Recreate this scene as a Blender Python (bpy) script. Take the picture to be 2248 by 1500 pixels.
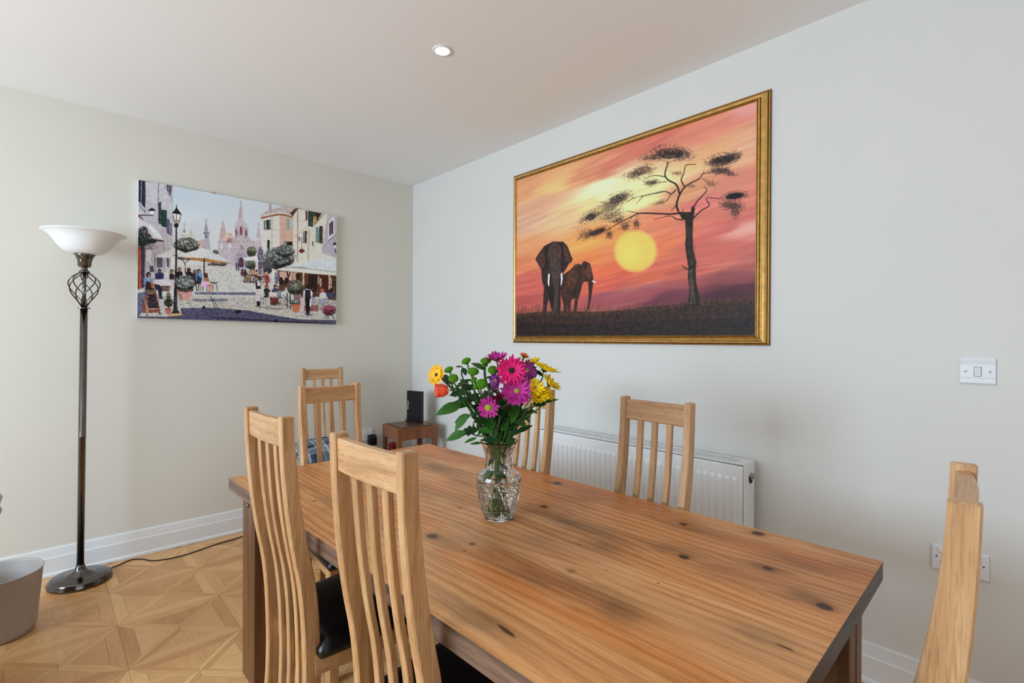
import bpy, bmesh, math, random
import numpy as np
from mathutils import Vector, Matrix

for o in list(bpy.data.objects):
    bpy.data.objects.remove(o)
scene = bpy.context.scene
COL = scene.collection
R = math.radians
random.seed(7)

# ------------------------------------------------------------------ dimensions
DA = 3.667      # y of the wall with the canvas
DB = 2.2806     # x of the wall with the framed painting
CH = 2.5767     # ceiling height
XM, YM = -2.9, -2.4   # the two walls behind the camera
YAW, PITCH, ROLL = 43.105, -0.214, 0.2586

# ------------------------------------------------------------------ camera
cd = bpy.data.cameras.new('camera'); cam = bpy.data.objects.new('camera', cd); COL.objects.link(cam)
cd.sensor_width = 36.0; cd.lens = 17.6265; cd.clip_start = 0.02
y_, p_, r_ = R(YAW), R(PITCH), R(ROLL)
F = Vector((math.sin(y_)*math.cos(p_), math.cos(y_)*math.cos(p_), math.sin(p_)))
Rv = Vector((math.cos(y_), -math.sin(y_), 0)); Uv = Rv.cross(F)
R2 = Rv*math.cos(r_) + Uv*math.sin(r_); U2 = Uv*math.cos(r_) - Rv*math.sin(r_)
M = Matrix((R2, U2, -F)).transposed().to_4x4(); M.translation = Vector((0, 0, 1.284))
cam.matrix_world = M
scene.camera = cam

# ------------------------------------------------------------------ world and daylight
w = bpy.data.worlds.new('sky'); scene.world = w; w.use_nodes = True
bg = w.node_tree.nodes['Background']; bg.inputs[0].default_value = (0.72, 0.84, 1.0, 1); bg.inputs[1].default_value = 1.6
def area(name, loc, rot, sx, sy, power, col):
    l = bpy.data.lights.new(name, 'AREA'); l.shape = 'RECTANGLE'; l.size = sx; l.size_y = sy
    l.energy = power; l.color = col
    o = bpy.data.objects.new(name, l); COL.objects.link(o); o.location = loc; o.rotation_euler = rot
    return o
area('daylight_side_window', (XM+0.06, 1.75, 1.50), (R(90), 0, R(-90)), 2.1, 1.25, 130, (0.64, 0.82, 1.0))
area('daylight_back_window', (-0.4, YM+0.06, 1.45), (R(90), 0, 0), 2.2, 1.3, 9, (0.80, 0.89, 1.0))
scene.view_settings.view_transform = 'Standard'; scene.view_settings.look = 'None'
scene.view_settings.gamma = 1.0; scene.view_settings.use_curve_mapping = False
scene.view_settings.exposure = 0.0

# ------------------------------------------------------------------ helpers: objects
def tag(o, label=None, cat=None, group=None, kind=None):
    if label: o['label'] = label
    if cat: o['category'] = cat
    if group: o['group'] = group
    if kind: o['kind'] = kind
    return o
def empty(name, loc=(0, 0, 0), rz=0.0):
    o = bpy.data.objects.new(name, None); COL.objects.link(o)
    o.location = loc; o.rotation_euler = (0, 0, rz); o.empty_display_size = 0.05
    return o
def mk(name, vf, m, parent=None, smooth=False, loc=None, rot=None, autos=None):
    v, f = vf
    me = bpy.data.meshes.new(name); me.from_pydata([tuple(a) for a in v], [], f); me.update()
    return link(name, me, m, parent, smooth, loc, rot)
def link(name, me, m, parent=None, smooth=False, loc=None, rot=None):
    o = bpy.data.objects.new(name, me); COL.objects.link(o)
    if m is not None and len(me.materials) == 0: me.materials.append(m)
    if smooth and len(me.polygons):
        me.polygons.foreach_set('use_smooth', [True]*len(me.polygons))
    if parent: o.parent = parent
    if loc is not None: o.location = loc
    if rot is not None: o.rotation_euler = rot
    return o
def copy_tree(o, parent=None):
    c = o.copy(); COL.objects.link(c); c.parent = parent
    for ch in [x for x in kids.get(o.name, [])]:
        copy_tree(ch, c)
    return c
kids = {}
def reg(root):
    bpy.context.view_layer.update()
    def rec(o):
        kids[o.name] = list(o.children)
        for c in o.children: rec(c)
    rec(root)

# ------------------------------------------------------------------ helpers: geometry (verts, faces)
def join(*ms):
    V, Fc = [], []
    for v, f in ms:
        n = len(V); V += [tuple(a) for a in v]; Fc += [tuple(i+n for i in a) for a in f]
    return V, Fc
def box(x0, x1, y0, y1, z0, z1):
    v = [(x0,y0,z0),(x1,y0,z0),(x1,y1,z0),(x0,y1,z0),(x0,y0,z1),(x1,y0,z1),(x1,y1,z1),(x0,y1,z1)]
    f = [(0,3,2,1),(4,5,6,7),(0,1,5,4),(1,2,6,5),(2,3,7,6),(3,0,4,7)]
    return v, f
def bevel(vf, wd, seg=1):
    bm = bmesh.new()
    vs = [bm.verts.new(a) for a in vf[0]]
    for f in vf[1]:
        try: bm.faces.new([vs[i] for i in f])
        except ValueError: pass
    bmesh.ops.recalc_face_normals(bm, faces=bm.faces)
    ed = [e for e in bm.edges if len(e.link_faces) == 2 and e.calc_face_angle(0) > 0.5]
    bmesh.ops.bevel(bm, geom=ed, offset=wd, segments=seg, affect='EDGES', profile=0.5)
    bm.verts.index_update()
    out = [v.co[:] for v in bm.verts], [tuple(v.index for v in f.verts) for f in bm.faces]
    bm.free(); return out
def bbox(x0, x1, y0, y1, z0, z1, b=0.003, seg=1): return bevel(box(x0, x1, y0, y1, z0, z1), b, seg)
def prism(pts, axis, a0, a1):
    """extrude a closed 2D outline along an axis; outline given in the two other axes in cyclic order"""
    n = len(pts); v = []
    for a in (a0, a1):
        for (p, q) in pts:
            v.append({'x': (a, p, q), 'y': (p, a, q), 'z': (p, q, a)}[axis])
    f = [tuple(range(n-1, -1, -1)), tuple(range(n, 2*n))] + [(i, (i+1) % n, n+(i+1) % n, n+i) for i in range(n)]
    return fixn((v, f))
def fixn(vf):
    bm = bmesh.new(); vs = [bm.verts.new(a) for a in vf[0]]
    for f in vf[1]:
        try: bm.faces.new([vs[i] for i in f])
        except ValueError: pass
    bmesh.ops.recalc_face_normals(bm, faces=bm.faces); bm.verts.index_update()
    out = [v.co[:] for v in bm.verts], [tuple(v.index for v in f.verts) for f in bm.faces]
    bm.free(); return out
def lathe(prof, n=32, cap=True, cx=0, cy=0):
    v, f = [], []
    for (r, z) in prof:
        for i in range(n):
            a = 2*math.pi*i/n; v.append((cx+r*math.cos(a), cy+r*math.sin(a), z))
    for k in range(len(prof)-1):
        for i in range(n):
            j = (i+1) % n; f.append((k*n+i, k*n+j, (k+1)*n+j, (k+1)*n+i))
    if cap:
        f.append(tuple(range(n-1, -1, -1))); b = (len(prof)-1)*n; f.append(tuple(b+i for i in range(n)))
    return v, f
def tube(pts, rad, n=8, cap=True):
    pts = [Vector(p) for p in pts]; v, f = [], []
    if not hasattr(rad, '__len__'): rad = [rad]*len(pts)
    t0 = (pts[1]-pts[0]).normalized()
    up = Vector((0, 0, 1)) if abs(t0.z) < 0.9 else Vector((1, 0, 0))
    a = t0.cross(up).normalized()
    for k, p in enumerate(pts):
        t = (pts[min(k+1, len(pts)-1)]-pts[max(k-1, 0)]).normalized()
        a = (a - t*a.dot(t)).normalized(); b = t.cross(a)
        for i in range(n):
            q = 2*math.pi*i/n; v.append(tuple(p + (a*math.cos(q)+b*math.sin(q))*rad[k]))
    for k in range(len(pts)-1):
        for i in range(n):
            j = (i+1) % n; f.append((k*n+i, k*n+j, (k+1)*n+j, (k+1)*n+i))
    if cap:
        f.append(tuple(range(n-1, -1, -1))); m = (len(pts)-1)*n; f.append(tuple(m+i for i in range(n)))
    return v, f
def spline(pts, n=8):
    P = [Vector(p) for p in pts]; P = [P[0]*2-P[1]] + P + [P[-1]*2-P[-2]]; out = []
    for i in range(1, len(P)-2):
        for k in range(n):
            t = k/n; a, b, c, d = P[i-1], P[i], P[i+1], P[i+2]
            out.append(0.5*((2*b)+(c-a)*t+(2*a-5*b+4*c-d)*t*t+(3*b-a-3*c+d)*t**3))
    out.append(P[-2]); return out
def xf(vf, m): return [tuple(m @ Vector(a)) for a in vf[0]], vf[1]

# ------------------------------------------------------------------ helpers: materials
def s2l(c):
    c = np.asarray(c, float)/255.0
    return np.where(c <= 0.04045, c/12.92, ((c+0.055)/1.055)**2.4)
def col(c): return tuple(float(a) for a in s2l(c)) + (1.0,)
class NT:
    def __init__(s, name):
        s.m = bpy.data.materials.new(name); s.m.use_nodes = True
        s.n = s.m.node_tree.nodes; s.l = s.m.node_tree.links; s.b = s.n['Principled BSDF']
    def add(s, t, **k):
        o = s.n.new(t)
        for a, b in k.items(): setattr(o, a, b)
        return o
    def con(s, a, b): s.l.new(a, b)
    def val(s, sock, v): sock.default_value = v
def pm(name, c, rough=0.5, metal=0.0, spec=0.5, noise=0.0, nscale=20, bump=0.0, bscale=200, coat=0.0, trans=0.0, ior=1.45, emit=None, es=0.0, sub=0.0):
    t = NT(name); b = t.b
    b.inputs['Base Color'].default_value = col(c); b.inputs['Roughness'].default_value = rough
    b.inputs['Metallic'].default_value = metal; b.inputs['Specular IOR Level'].default_value = spec
    b.inputs['Coat Weight'].default_value = coat; b.inputs['Transmission Weight'].default_value = trans; b.inputs['IOR'].default_value = ior
    if emit: b.inputs['Emission Color'].default_value = col(emit); b.inputs['Emission Strength'].default_value = es
    tc = t.add('ShaderNodeTexCoord')
    if noise > 0:
        nz = t.add('ShaderNodeTexNoise'); nz.inputs['Scale'].default_value = nscale; nz.inputs['Detail'].default_value = 4
        t.con(tc.outputs['Object'], nz.inputs['Vector'])
        rp = t.add('ShaderNodeValToRGB'); a = s2l(c)
        rp.color_ramp.elements[0].position = 0.3; rp.color_ramp.elements[1].position = 0.7
        rp.color_ramp.elements[0].color = tuple(a*(1-noise))+(1,); rp.color_ramp.elements[1].color = tuple(np.minimum(a*(1+noise), 1))+(1,)
        t.con(nz.outputs['Fac'], rp.inputs['Fac']); t.con(rp.outputs['Color'], b.inputs['Base Color'])
    if bump > 0:
        nb = t.add('ShaderNodeTexNoise'); nb.inputs['Scale'].default_value = bscale; nb.inputs['Detail'].default_value = 3
        t.con(tc.outputs['Object'], nb.inputs['Vector'])
        bp = t.add('ShaderNodeBump'); bp.inputs['Strength'].default_value = bump; bp.inputs['Distance'].default_value = 0.002
        t.con(nb.outputs['Fac'], bp.inputs['Height']); t.con(bp.outputs['Normal'], b.inputs['Normal'])
    return t.m
def wood(name, c0, c1, c2, axis, rough=0.42, fine=110.0, long=2.6, streak=46.0, bump=0.15, coord='Object'):
    """straight grain along one axis; dark pores on a slow colour drift; differs per object"""
    t = NT(name); tc = t.add('ShaderNodeTexCoord'); oi = t.add('ShaderNodeObjectInfo')
    mul = t.add('ShaderNodeVectorMath', operation='SCALE'); mul.inputs[0].default_value = (13.1, 7.7, 5.3)
    t.con(oi.outputs['Random'], mul.inputs['Scale'])
    addv = t.add('ShaderNodeVectorMath', operation='ADD')
    t.con(tc.outputs[coord], addv.inputs[0]); t.con(mul.outputs[0], addv.inputs[1])
    def nz(s, l, det):
        mp = t.add('ShaderNodeMapping'); sc = [s, s, s]; sc['xyz'.index(axis)] = l
        mp.inputs['Scale'].default_value = sc; t.con(addv.outputs[0], mp.inputs['Vector'])
        n = t.add('ShaderNodeTexNoise'); n.inputs['Scale'].default_value = 1.0; n.inputs['Detail'].default_value = det
        n.inputs['Roughness'].default_value = 0.6
        t.con(mp.outputs[0], n.inputs['Vector']); return n
    n1 = nz(streak, long, 4); n2 = nz(fine*3.2, long*7, 3)
    rp = t.add('ShaderNodeValToRGB'); e = rp.color_ramp.elements
    e[0].position = 0.25; e[0].color = col(c0); e[1].position = 0.75; e[1].color = col(c2)
    k = rp.color_ramp.elements.new(0.5); k.color = col(c1)
    t.con(n1.outputs['Fac'], rp.inputs['Fac'])
    r2 = t.add('ShaderNodeValToRGB'); r2.color_ramp.elements[0].position = 0.34; r2.color_ramp.elements[1].position = 0.50
    r2.color_ramp.elements[0].color = (0.70, 0.62, 0.54, 1); r2.color_ramp.elements[1].color = (1, 1, 1, 1)
    t.con(n2.outputs['Fac'], r2.inputs['Fac'])
    mx = t.add('ShaderNodeMix', data_type='RGBA', blend_type='MULTIPLY'); mx.inputs[0].default_value = 0.8
    t.con(rp.outputs['Color'], mx.inputs[6]); t.con(r2.outputs['Color'], mx.inputs[7])
    hv = t.add('ShaderNodeHueSaturation')
    mr = t.add('ShaderNodeMapRange'); mr.inputs['To Min'].default_value = 0.9; mr.inputs['To Max'].default_value = 1.1
    t.con(oi.outputs['Random'], mr.inputs['Value']); t.con(mr.outputs[0], hv.inputs['Value'])
    t.con(mx.outputs[2], hv.inputs['Color']); t.con(hv.outputs[0], t.b.inputs['Base Color'])
    t.b.inputs['Roughness'].default_value = rough; t.b.inputs['Coat Weight'].default_value = 0.35 if name.startswith('oak') else 0.0; t.b.inputs['Coat Roughness'].default_value = 0.5
    bp = t.add('ShaderNodeBump'); bp.inputs['Strength'].default_value = bump; bp.inputs['Distance'].default_value = 0.001
    t.con(n2.outputs['Fac'], bp.inputs['Height']); t.con(bp.outputs['Normal'], t.b.inputs['Normal'])
    return t.m
def attr_mat(name, rough=0.6, spec=0.4, grain=0.0, gscale=(150, 3, 10), bump=0.0, coat=0.0):
    t = NT(name); at = t.add('ShaderNodeAttribute'); at.attribute_name = 'paint'
    src = at.outputs['Color']; tc = t.add('ShaderNodeTexCoord')
    mp = t.add('ShaderNodeMapping'); mp.inputs['Scale'].default_value = gscale
    t.con(tc.outputs['Object'], mp.inputs['Vector'])
    nz = t.add('ShaderNodeTexNoise'); nz.inputs['Scale'].default_value = 1; nz.inputs['Detail'].default_value = 5; nz.inputs['Roughness'].default_value = 0.65
    t.con(mp.outputs[0], nz.inputs['Vector'])
    if grain > 0:
        rp = t.add('ShaderNodeValToRGB'); rp.color_ramp.elements[0].position = 0.28; rp.color_ramp.elements[1].position = 0.62
        g = 1-grain; rp.color_ramp.elements[0].color = (g, g*0.93, g*0.86, 1); rp.color_ramp.elements[1].color = (1.0+grain*0.25,)*3+(1,)
        t.con(nz.outputs['Fac'], rp.inputs['Fac'])
        mx = t.add('ShaderNodeMix', data_type='RGBA', blend_type='MULTIPLY'); mx.inputs[0].default_value = 1.0
        t.con(src, mx.inputs[6]); t.con(rp.outputs['Color'], mx.inputs[7]); src = mx.outputs[2]
        mp2 = t.add('ShaderNodeMapping'); mp2.inputs['Scale'].default_value = (gscale[0]*3.4, gscale[1]*4.0, gscale[2]); t.con(tc.outputs['Object'], mp2.inputs['Vector'])
        nf = t.add('ShaderNodeTexNoise'); nf.inputs['Scale'].default_value = 1; nf.inputs['Detail'].default_value = 3; t.con(mp2.outputs[0], nf.inputs['Vector'])
        rf = t.add('ShaderNodeValToRGB'); rf.color_ramp.elements[0].position = 0.33; rf.color_ramp.elements[1].position = 0.55; rf.color_ramp.elements[0].color = (0.72, 0.64, 0.56, 1)
        t.con(nf.outputs['Fac'], rf.inputs['Fac'])
        m2 = t.add('ShaderNodeMix', data_type='RGBA', blend_type='MULTIPLY'); m2.inputs[0].default_value = 0.55
        t.con(src, m2.inputs[6]); t.con(rf.outputs['Color'], m2.inputs[7]); src = m2.outputs[2]
    t.con(src, t.b.inputs['Base Color']); t.b.inputs['Roughness'].default_value = rough
    t.b.inputs['Specular IOR Level'].default_value = spec; t.b.inputs['Coat Weight'].default_value = coat; t.b.inputs['Coat Roughness'].default_value = 0.25
    if bump > 0:
        bp = t.add('ShaderNodeBump'); bp.inputs['Strength'].default_value = bump; bp.inputs['Distance'].default_value = 0.001
        t.con(nz.outputs['Fac'], bp.inputs['Height']); t.con(bp.outputs['Normal'], t.b.inputs['Normal'])
    return t.m

MT = {}
MT['wall'] = pm('wall_paint', (226, 224, 218), 0.85, spec=0.2, noise=0.012, nscale=3, bump=0.10, bscale=260)
MT['wall_l'] = pm('wall_paint_cream', (223, 217, 204), 0.85, spec=0.2, noise=0.012, nscale=3, bump=0.10, bscale=260)
MT['ceil'] = pm('ceiling_paint', (249, 248, 247), 0.9, spec=0.15, bump=0.05, bscale=300)
MT['gloss'] = pm('white_gloss_paint', (232, 231, 229), 0.3, spec=0.5)
MT['rad'] = pm('radiator_enamel', (236, 236, 234), 0.28, spec=0.5)
MT['plastic'] = pm('white_plastic', (233, 234, 236), 0.3, spec=0.5)
MT['dark'] = pm('dark_slot', (14, 14, 15), 0.6)
MT['screw'] = pm('screw_metal', (150, 148, 142), 0.3, metal=1.0)
MT['chrome'] = pm('black_chrome', (104, 100, 98), 0.14, metal=1.0)
MT['frost'] = pm('alabaster_glass', (238, 240, 238), 0.35, spec=0.5, noise=0.03, nscale=7)
MT['gold'] = pm('gilt', (232, 188, 112), 0.33, metal=0.88, noise=0.18, nscale=35, bump=0.12, bscale=90)
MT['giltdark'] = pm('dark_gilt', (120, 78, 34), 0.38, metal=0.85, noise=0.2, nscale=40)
MT['leather'] = pm('black_leather', (13, 12, 14), 0.28, spec=0.5, bump=0.25, bscale=320)
MT['binp'] = pm('bin_plastic', (176, 168, 162), 0.4, spec=0.4)
MT['blackp'] = pm('black_plastic', (13, 14, 16), 0.32, spec=0.45)
MT['blackg'] = pm('grey_mesh', (38, 42, 44), 0.55, noise=0.2, nscale=180)
MT['print'] = pm('white_print', (225, 228, 230), 0.5)
MT['cord'] = pm('black_cord', (16, 15, 15), 0.5)
MT['brass'] = pm('brass', (150, 112, 60), 0.35, metal=0.9)
MT['steel'] = pm('valve_steel', (160, 158, 150), 0.25, metal=1.0)
MT['fin'] = pm('shaded_radiator_fin', (96, 96, 94), 0.6)  # grey darkened to put the shade behind the grille slots into the colour
MT['red'] = pm('red_gloss', (150, 16, 22), 0.2, spec=0.5)
MT['fluff'] = pm('cream_fur', (214, 200, 196), 0.95, spec=0.1, noise=0.12, nscale=60, bump=0.8, bscale=90)
MT['otto'] = pm('grey_upholstery', (170, 164, 158), 0.9, spec=0.2, bump=0.3, bscale=400)
OAK = ((162, 116, 72), (196, 150, 102), (213, 173, 128))
for a in 'xyz': MT['oak_'+a] = wood('oak_grain_'+a, *OAK, axis=a)
MT['pine_dark'] = wood('dark_stained_pine', (62, 38, 22), (104, 66, 36), (138, 92, 52), 'z', rough=0.4, streak=22, long=1.2)
MT['pine_edge'] = wood('worn_table_edge', (62, 48, 42), (104, 80, 66), (150, 116, 88), 'y', rough=0.45, streak=60, long=2.5)
MT['pine_end'] = wood('dark_end_grain', (42, 36, 36), (66, 56, 54), (92, 78, 72), 'x', rough=0.4, streak=70, long=6)
MT['mahog_z'] = wood('red_brown_wood_z', (88, 50, 26), (128, 76, 42), (158, 100, 60), 'z', rough=0.28, streak=16)
MT['mahog_x'] = wood('red_brown_wood_x', (110, 66, 36), (140, 88, 52), (164, 108, 68), 'x', rough=0.28, streak=16)

# ================================================================== the room
def struct(name, vf, m, parent=None, smooth=False):
    o = mk(name, vf, m, parent, smooth)
    if parent is None: tag(o, kind='structure')
    return o
TH = 0.15
floor = struct('floor', box(XM-TH, DB+TH, YM-TH, DA+TH, -0.12, -0.0075), pm('floor_joint', (120, 84, 52), 0.7))
struct('ceiling', box(XM-TH, DB+TH, YM-TH, DA+TH, CH, CH+0.12), MT['ceil'])
struct('wall_left', box(XM-TH, DB, DA, DA+TH, 0, CH), MT['wall_l'])
struct('wall_right', box(DB, DB+TH, YM-TH, DA+TH, 0, CH), MT['wall'])
# wall behind the camera with a window, and wall on the camera's left with glazed doors
def holed_x(x0, x1, y0, y1, hy0, hy1, hz0, hz1):
    ms = [box(x0, x1, y0, hy0, 0, CH), box(x0, x1, hy1, y1, 0, CH), box(x0, x1, hy0, hy1, hz1, CH)]
    if hz0 > 0: ms.append(box(x0, x1, hy0, hy1, 0, hz0))
    return join(*ms)
def holed_y(y0, y1, x0, x1, hx0, hx1, hz0, hz1):
    ms = [box(x0, hx0, y0, y1, 0, CH), box(hx1, x1, y0, y1, 0, CH), box(hx0, hx1, y0, y1, hz1, CH), box(hx0, hx1, y0, y1, 0, hz0)]
    return join(*ms)
struct('wall_side', holed_x(XM-TH, XM, YM-TH, DA, 0.65, 2.85, 0.85, 2.20), MT['wall'])
struct('wall_back', holed_y(YM-TH, YM, XM, DB, -1.55, 0.75, 0.75, 2.15), MT['wall'])
GL = NT('window_glass'); GL.b.inputs['Transmission Weight'].default_value = 1.0; GL.b.inputs['Roughness'].default_value = 0.0; GL.b.inputs['IOR'].default_value = 1.1
upvc = pm('white_window_frame', (236, 236, 234), 0.35)
def window(name, along, fixed, a0, a1, z0, z1, bars):
    root = empty(name); tag(root, kind='structure')
    def b(p0, p1, q0, q1, t=0.03):
        return box(fixed-t, fixed+t, p0, p1, q0, q1) if along == 'y' else box(p0, p1, fixed-t, fixed+t, q0, q1)
    fw = 0.06
    mk('window_frame', join(b(a0, a0+fw, z0, z1), b(a1-fw, a1, z0, z1), b(a0+fw, a1-fw, z0, z0+fw), b(a0+fw, a1-fw, z1-fw, z1)), upvc, root)
    xs = [a0+fw] + [a0+(a1-a0)*k/(bars+1) for k in range(1, bars+1)] + [a1-fw]
    for k in range(1, bars+1):
        c = a0+(a1-a0)*k/(bars+1); mk('mullion', b(c-0.035, c+0.035, z0+fw, z1-fw), upvc, root)
    for k in range(bars+1):
        l = xs[k]+(0.035 if k else 0); r = xs[k+1]-(0.035 if k < bars else 0)
        mk('pane', b(l, r, z0+fw, z1-fw, 0.004), GL.m, root)
    return root
window('window_1', 'y', XM-0.06, 0.65, 2.85, 0.85, 2.20, 2)
window('window_2', 'x', YM-0.06, -1.55, 0.75, 0.75, 2.15, 1)

# skirting boards: chamfered top, plain face, small bead on the floor
SK = [(0, 0), (0.026, 0), (0.026, 0.012), (0.0195, 0.020), (0.018, 0.022), (0.018, 0.098), (0.014, 0.103), (0.009, 0.144), (0.005, 0.150), (0, 0.150)]
struct('baseboard_left', prism([(DA-a, b) for a, b in SK], 'x', XM, DB), MT['gloss'])
def prism_y(pts, y0, y1):
    n = len(pts); v = [(a, y0, b) for a, b in pts]+[(a, y1, b) for a, b in pts]
    f = [tuple(range(n)), tuple(range(2*n-1, n-1, -1))]+[(i, (i+1) % n, n+(i+1) % n, n+i) for i in range(n)]
    return fixn((v, f))
struct('baseboard_right', prism_y([(DB-a, b) for a, b in SK], YM, DA-0.026), MT['gloss'])
struct('baseboard_side', join(prism_y([(XM+a, b) for a, b in SK], YM, DA-0.026)), MT['gloss'])
struct('baseboard_back', prism([(YM+a, b) for a, b in SK], 'x', XM+0.026, DB-0.026), MT['gloss'])

# ------------------------------------------------------------------ star-pattern parquet, 0.4 m modules
def parquet_mat():
    t = NT('parquet_oak'); g = t.add('ShaderNodeAttribute'); g.attribute_name = 'gco'
    rn = t.add('ShaderNodeAttribute'); rn.attribute_name = 'rnd'; oi = t.add('ShaderNodeObjectInfo')
    s = t.add('ShaderNodeMath', operation='ADD'); t.con(rn.outputs['Fac'], s.inputs[0]); t.con(oi.outputs['Random'], s.inputs[1])
    fr = t.add('ShaderNodeMath', operation='FRACT'); t.con(s.outputs[0], fr.inputs[0])
    sc = t.add('ShaderNodeVectorMath', operation='SCALE'); sc.inputs[0].default_value = (31, 17, 9); t.con(fr.outputs[0], sc.inputs['Scale'])
    ad = t.add('ShaderNodeVectorMath', operation='ADD'); t.con(g.outputs['Vector'], ad.inputs[0]); t.con(sc.outputs[0], ad.inputs[1])
    def nz(v, d):
        mp = t.add('ShaderNodeMapping'); mp.inputs['Scale'].default_value = v; t.con(ad.outputs[0], mp.inputs['Vector'])
        n = t.add('ShaderNodeTexNoise'); n.inputs['Scale'].default_value = 1; n.inputs['Detail'].default_value = d; t.con(mp.outputs[0], n.inputs['Vector']); return n
    n1 = nz((3, 38, 1), 4); n2 = nz((14, 260, 1), 3)
    rp = t.add('ShaderNodeValToRGB'); e = rp.color_ramp.elements
    e[0].position = 0.0; e[0].color = col((176, 122, 72)); e[1].position = 1.0; e[1].color = col((240, 194, 138))
    k = e.new(0.25); k.color = col((206, 150, 94)); k = e.new(0.7); k.color = col((230, 179, 120))
    mx = t.add('ShaderNodeMix', data_type='FLOAT'); mx.inputs[0].default_value = 0.45
    t.con(fr.outputs[0], mx.inputs[2]); t.con(n1.outputs['Fac'], mx.inputs[3]); t.con(mx.outputs[0], rp.inputs['Fac'])
    r2 = t.add('ShaderNodeValToRGB'); r2.color_ramp.elements[0].position = 0.3; r2.color_ramp.elements[0].color = (0.80, 0.76, 0.70, 1); r2.color_ramp.elements[1].position = 0.5
    t.con(n2.outputs['Fac'], r2.inputs['Fac'])
    m2 = t.add('ShaderNodeMix', data_type='RGBA', blend_type='MULTIPLY'); m2.inputs[0].default_value = 0.7
    t.con(rp.outputs['Color'], m2.inputs[6]); t.con(r2.outputs['Color'], m2.inputs[7]); t.con(m2.outputs[2], t.b.inputs['Base Color'])
    t.b.inputs['Roughness'].default_value = 0.36
    return t.m
PQ = parquet_mat()
WB, DL = 0.049, 0.022; Q2 = DL*math.sqrt(2)
A1, A2, B0 = (-.2, -.2), (.2, -.2), (0, 0)
I1, I2, I3 = (-.2+WB+Q2, -.2+WB), (.2-WB-Q2, -.2+WB), (0, -Q2)
PIECES = [([A1, A2, I2, I1], 0.0), ([A1, I1, I3, B0], R(45)), ([A2, B0, I3, I2], R(135)), ([I1, I2, I3], R(90))]
def inset(poly, d):
    n = len(poly); cx = sum(p[0] for p in poly)/n; cy = sum(p[1] for p in poly)/n; out = []
    for i in range(n):
        p0, p1, p2 = Vector(poly[i-1]), Vector(poly[i]), Vector(poly[(i+1) % n])
        e1 = (p1-p0).normalized(); e2 = (p2-p1).normalized()
        n1 = Vector((-e1.y, e1.x)); n2 = Vector((-e2.y, e2.x))
        b = (n1+n2); b = b/max(b.dot(n1), 0.15); out.append(tuple(p1+b*d))
    return out
def piece_geo(poly):
    n = len(poly); p = inset(poly, 0.00025)
    q = inset(poly, 0.0007)
    v = [(a, b, -0.008) for a, b in p] + [(a, b, -0.0006) for a, b in p] + [(a, b, 0.0) for a, b in q]
    f = [tuple(2*n+i for i in range(n))]
    for k in (0, 1): f += [(k*n+i, k*n+(i+1) % n, (k+1)*n+(i+1) % n, (k+1)*n+i) for i in range(n)]
    return v, f
PM = []
for poly, ga in PIECES:
    v, f = piece_geo(poly); cx = sum(a for a, b in poly)/len(poly); cy = sum(b for a, b in poly)/len(poly)
    me = bpy.data.meshes.new('parquet_piece'); me.from_pydata(v, [], f); me.update(); me.materials.append(PQ)
    at = me.attributes.new('gco', 'FLOAT_VECTOR', 'POINT')
    at.data.foreach_set('vector', [c for a in v for c in (a[0]*math.cos(ga)+a[1]*math.sin(ga), -a[0]*math.sin(ga)+a[1]*math.cos(ga), 0)])
    PM.append((me, v, f, ga))
sv, sf, sg, sr = [], [], [], []
AX, AY = 0.244, 2.425
for i in range(-9, 7):
    for j in range(-13, 5):
        cx, cy = AX+0.4*i-0.2, AY+0.4*j-0.2
        if cx < XM-0.2 or cx > DB+0.2 or cy < YM-0.2 or cy > DA+0.2: continue
        part = -0.2 < cx < 0.95 and 2.1 < cy < 3.5
        for s in range(4):
            for me, v, f, ga in PM:
                if part:
                    o = bpy.data.objects.new('parquet_piece', me); COL.objects.link(o); o.parent = floor
                    o.location = (cx, cy, 0); o.rotation_euler = (0, 0, s*math.pi/2)
                else:
                    c, sn = math.cos(s*math.pi/2), math.sin(s*math.pi/2); n = len(sv); r = random.random()
                    nv = [(cx+a*c-b*sn, cy+a*sn+b*c, z) for a, b, z in v]
                    nv = [(min(max(a, XM), DB), min(max(b, YM), DA), z) for a, b, z in nv]
                    sv += nv; sf += [tuple(k+n for k in q) for q in f]; sr += [r]*len(v)
                    sg += [q for a in v for q in (a[0]*math.cos(ga)+a[1]*math.sin(ga)+cx*3, -a[0]*math.sin(ga)+a[1]*math.cos(ga)+cy*3, 0)]
me = bpy.data.meshes.new('parquet_pieces'); me.from_pydata(sv, [], sf); me.update()
me.attributes.new('gco', 'FLOAT_VECTOR', 'POINT').data.foreach_set('vector', sg)
me.attributes.new('rnd', 'FLOAT', 'POINT').data.foreach_set('value', sr)
o = link('parquet_pieces', me, PQ, floor); tag(o, kind='stuff')

# ------------------------------------------------------------------ recessed ceiling spotlight
def downlight(x, y, label, power):
    t = empty('ceiling_spotlight', (x, y, CH)); tag(t, label, 'ceiling light', 'recessed ceiling spotlights')
    mk('bezel', lathe([(0.030, -0.001), (0.032, -0.006), (0.041, -0.005), (0.044, 0.0), (0.030, 0.0)], 32, False), MT['plastic'], t, True)
    mk('lens', lathe([(0.0005, -0.004), (0.020, -0.0035), (0.030, -0.0015)], 32, False), pm('spot_lens', (255, 250, 240), 0.3, emit=(255, 248, 236), es=45.0), t, True)
    l = bpy.data.lights.new('spot_beam', 'SPOT'); l.energy = power; l.spot_size = R(110); l.spot_blend = 0.9; l.color = (1, 0.93, 0.82); l.shadow_soft_size = 0.03
    lo = bpy.data.objects.new('spot_beam', l); COL.objects.link(lo); lo.parent = t; lo.location = (0, 0, -0.02)
    return t
downlight(1.3025, 1.856, 'lit round recessed spotlight in the ceiling above the dining table', 5)
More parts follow.
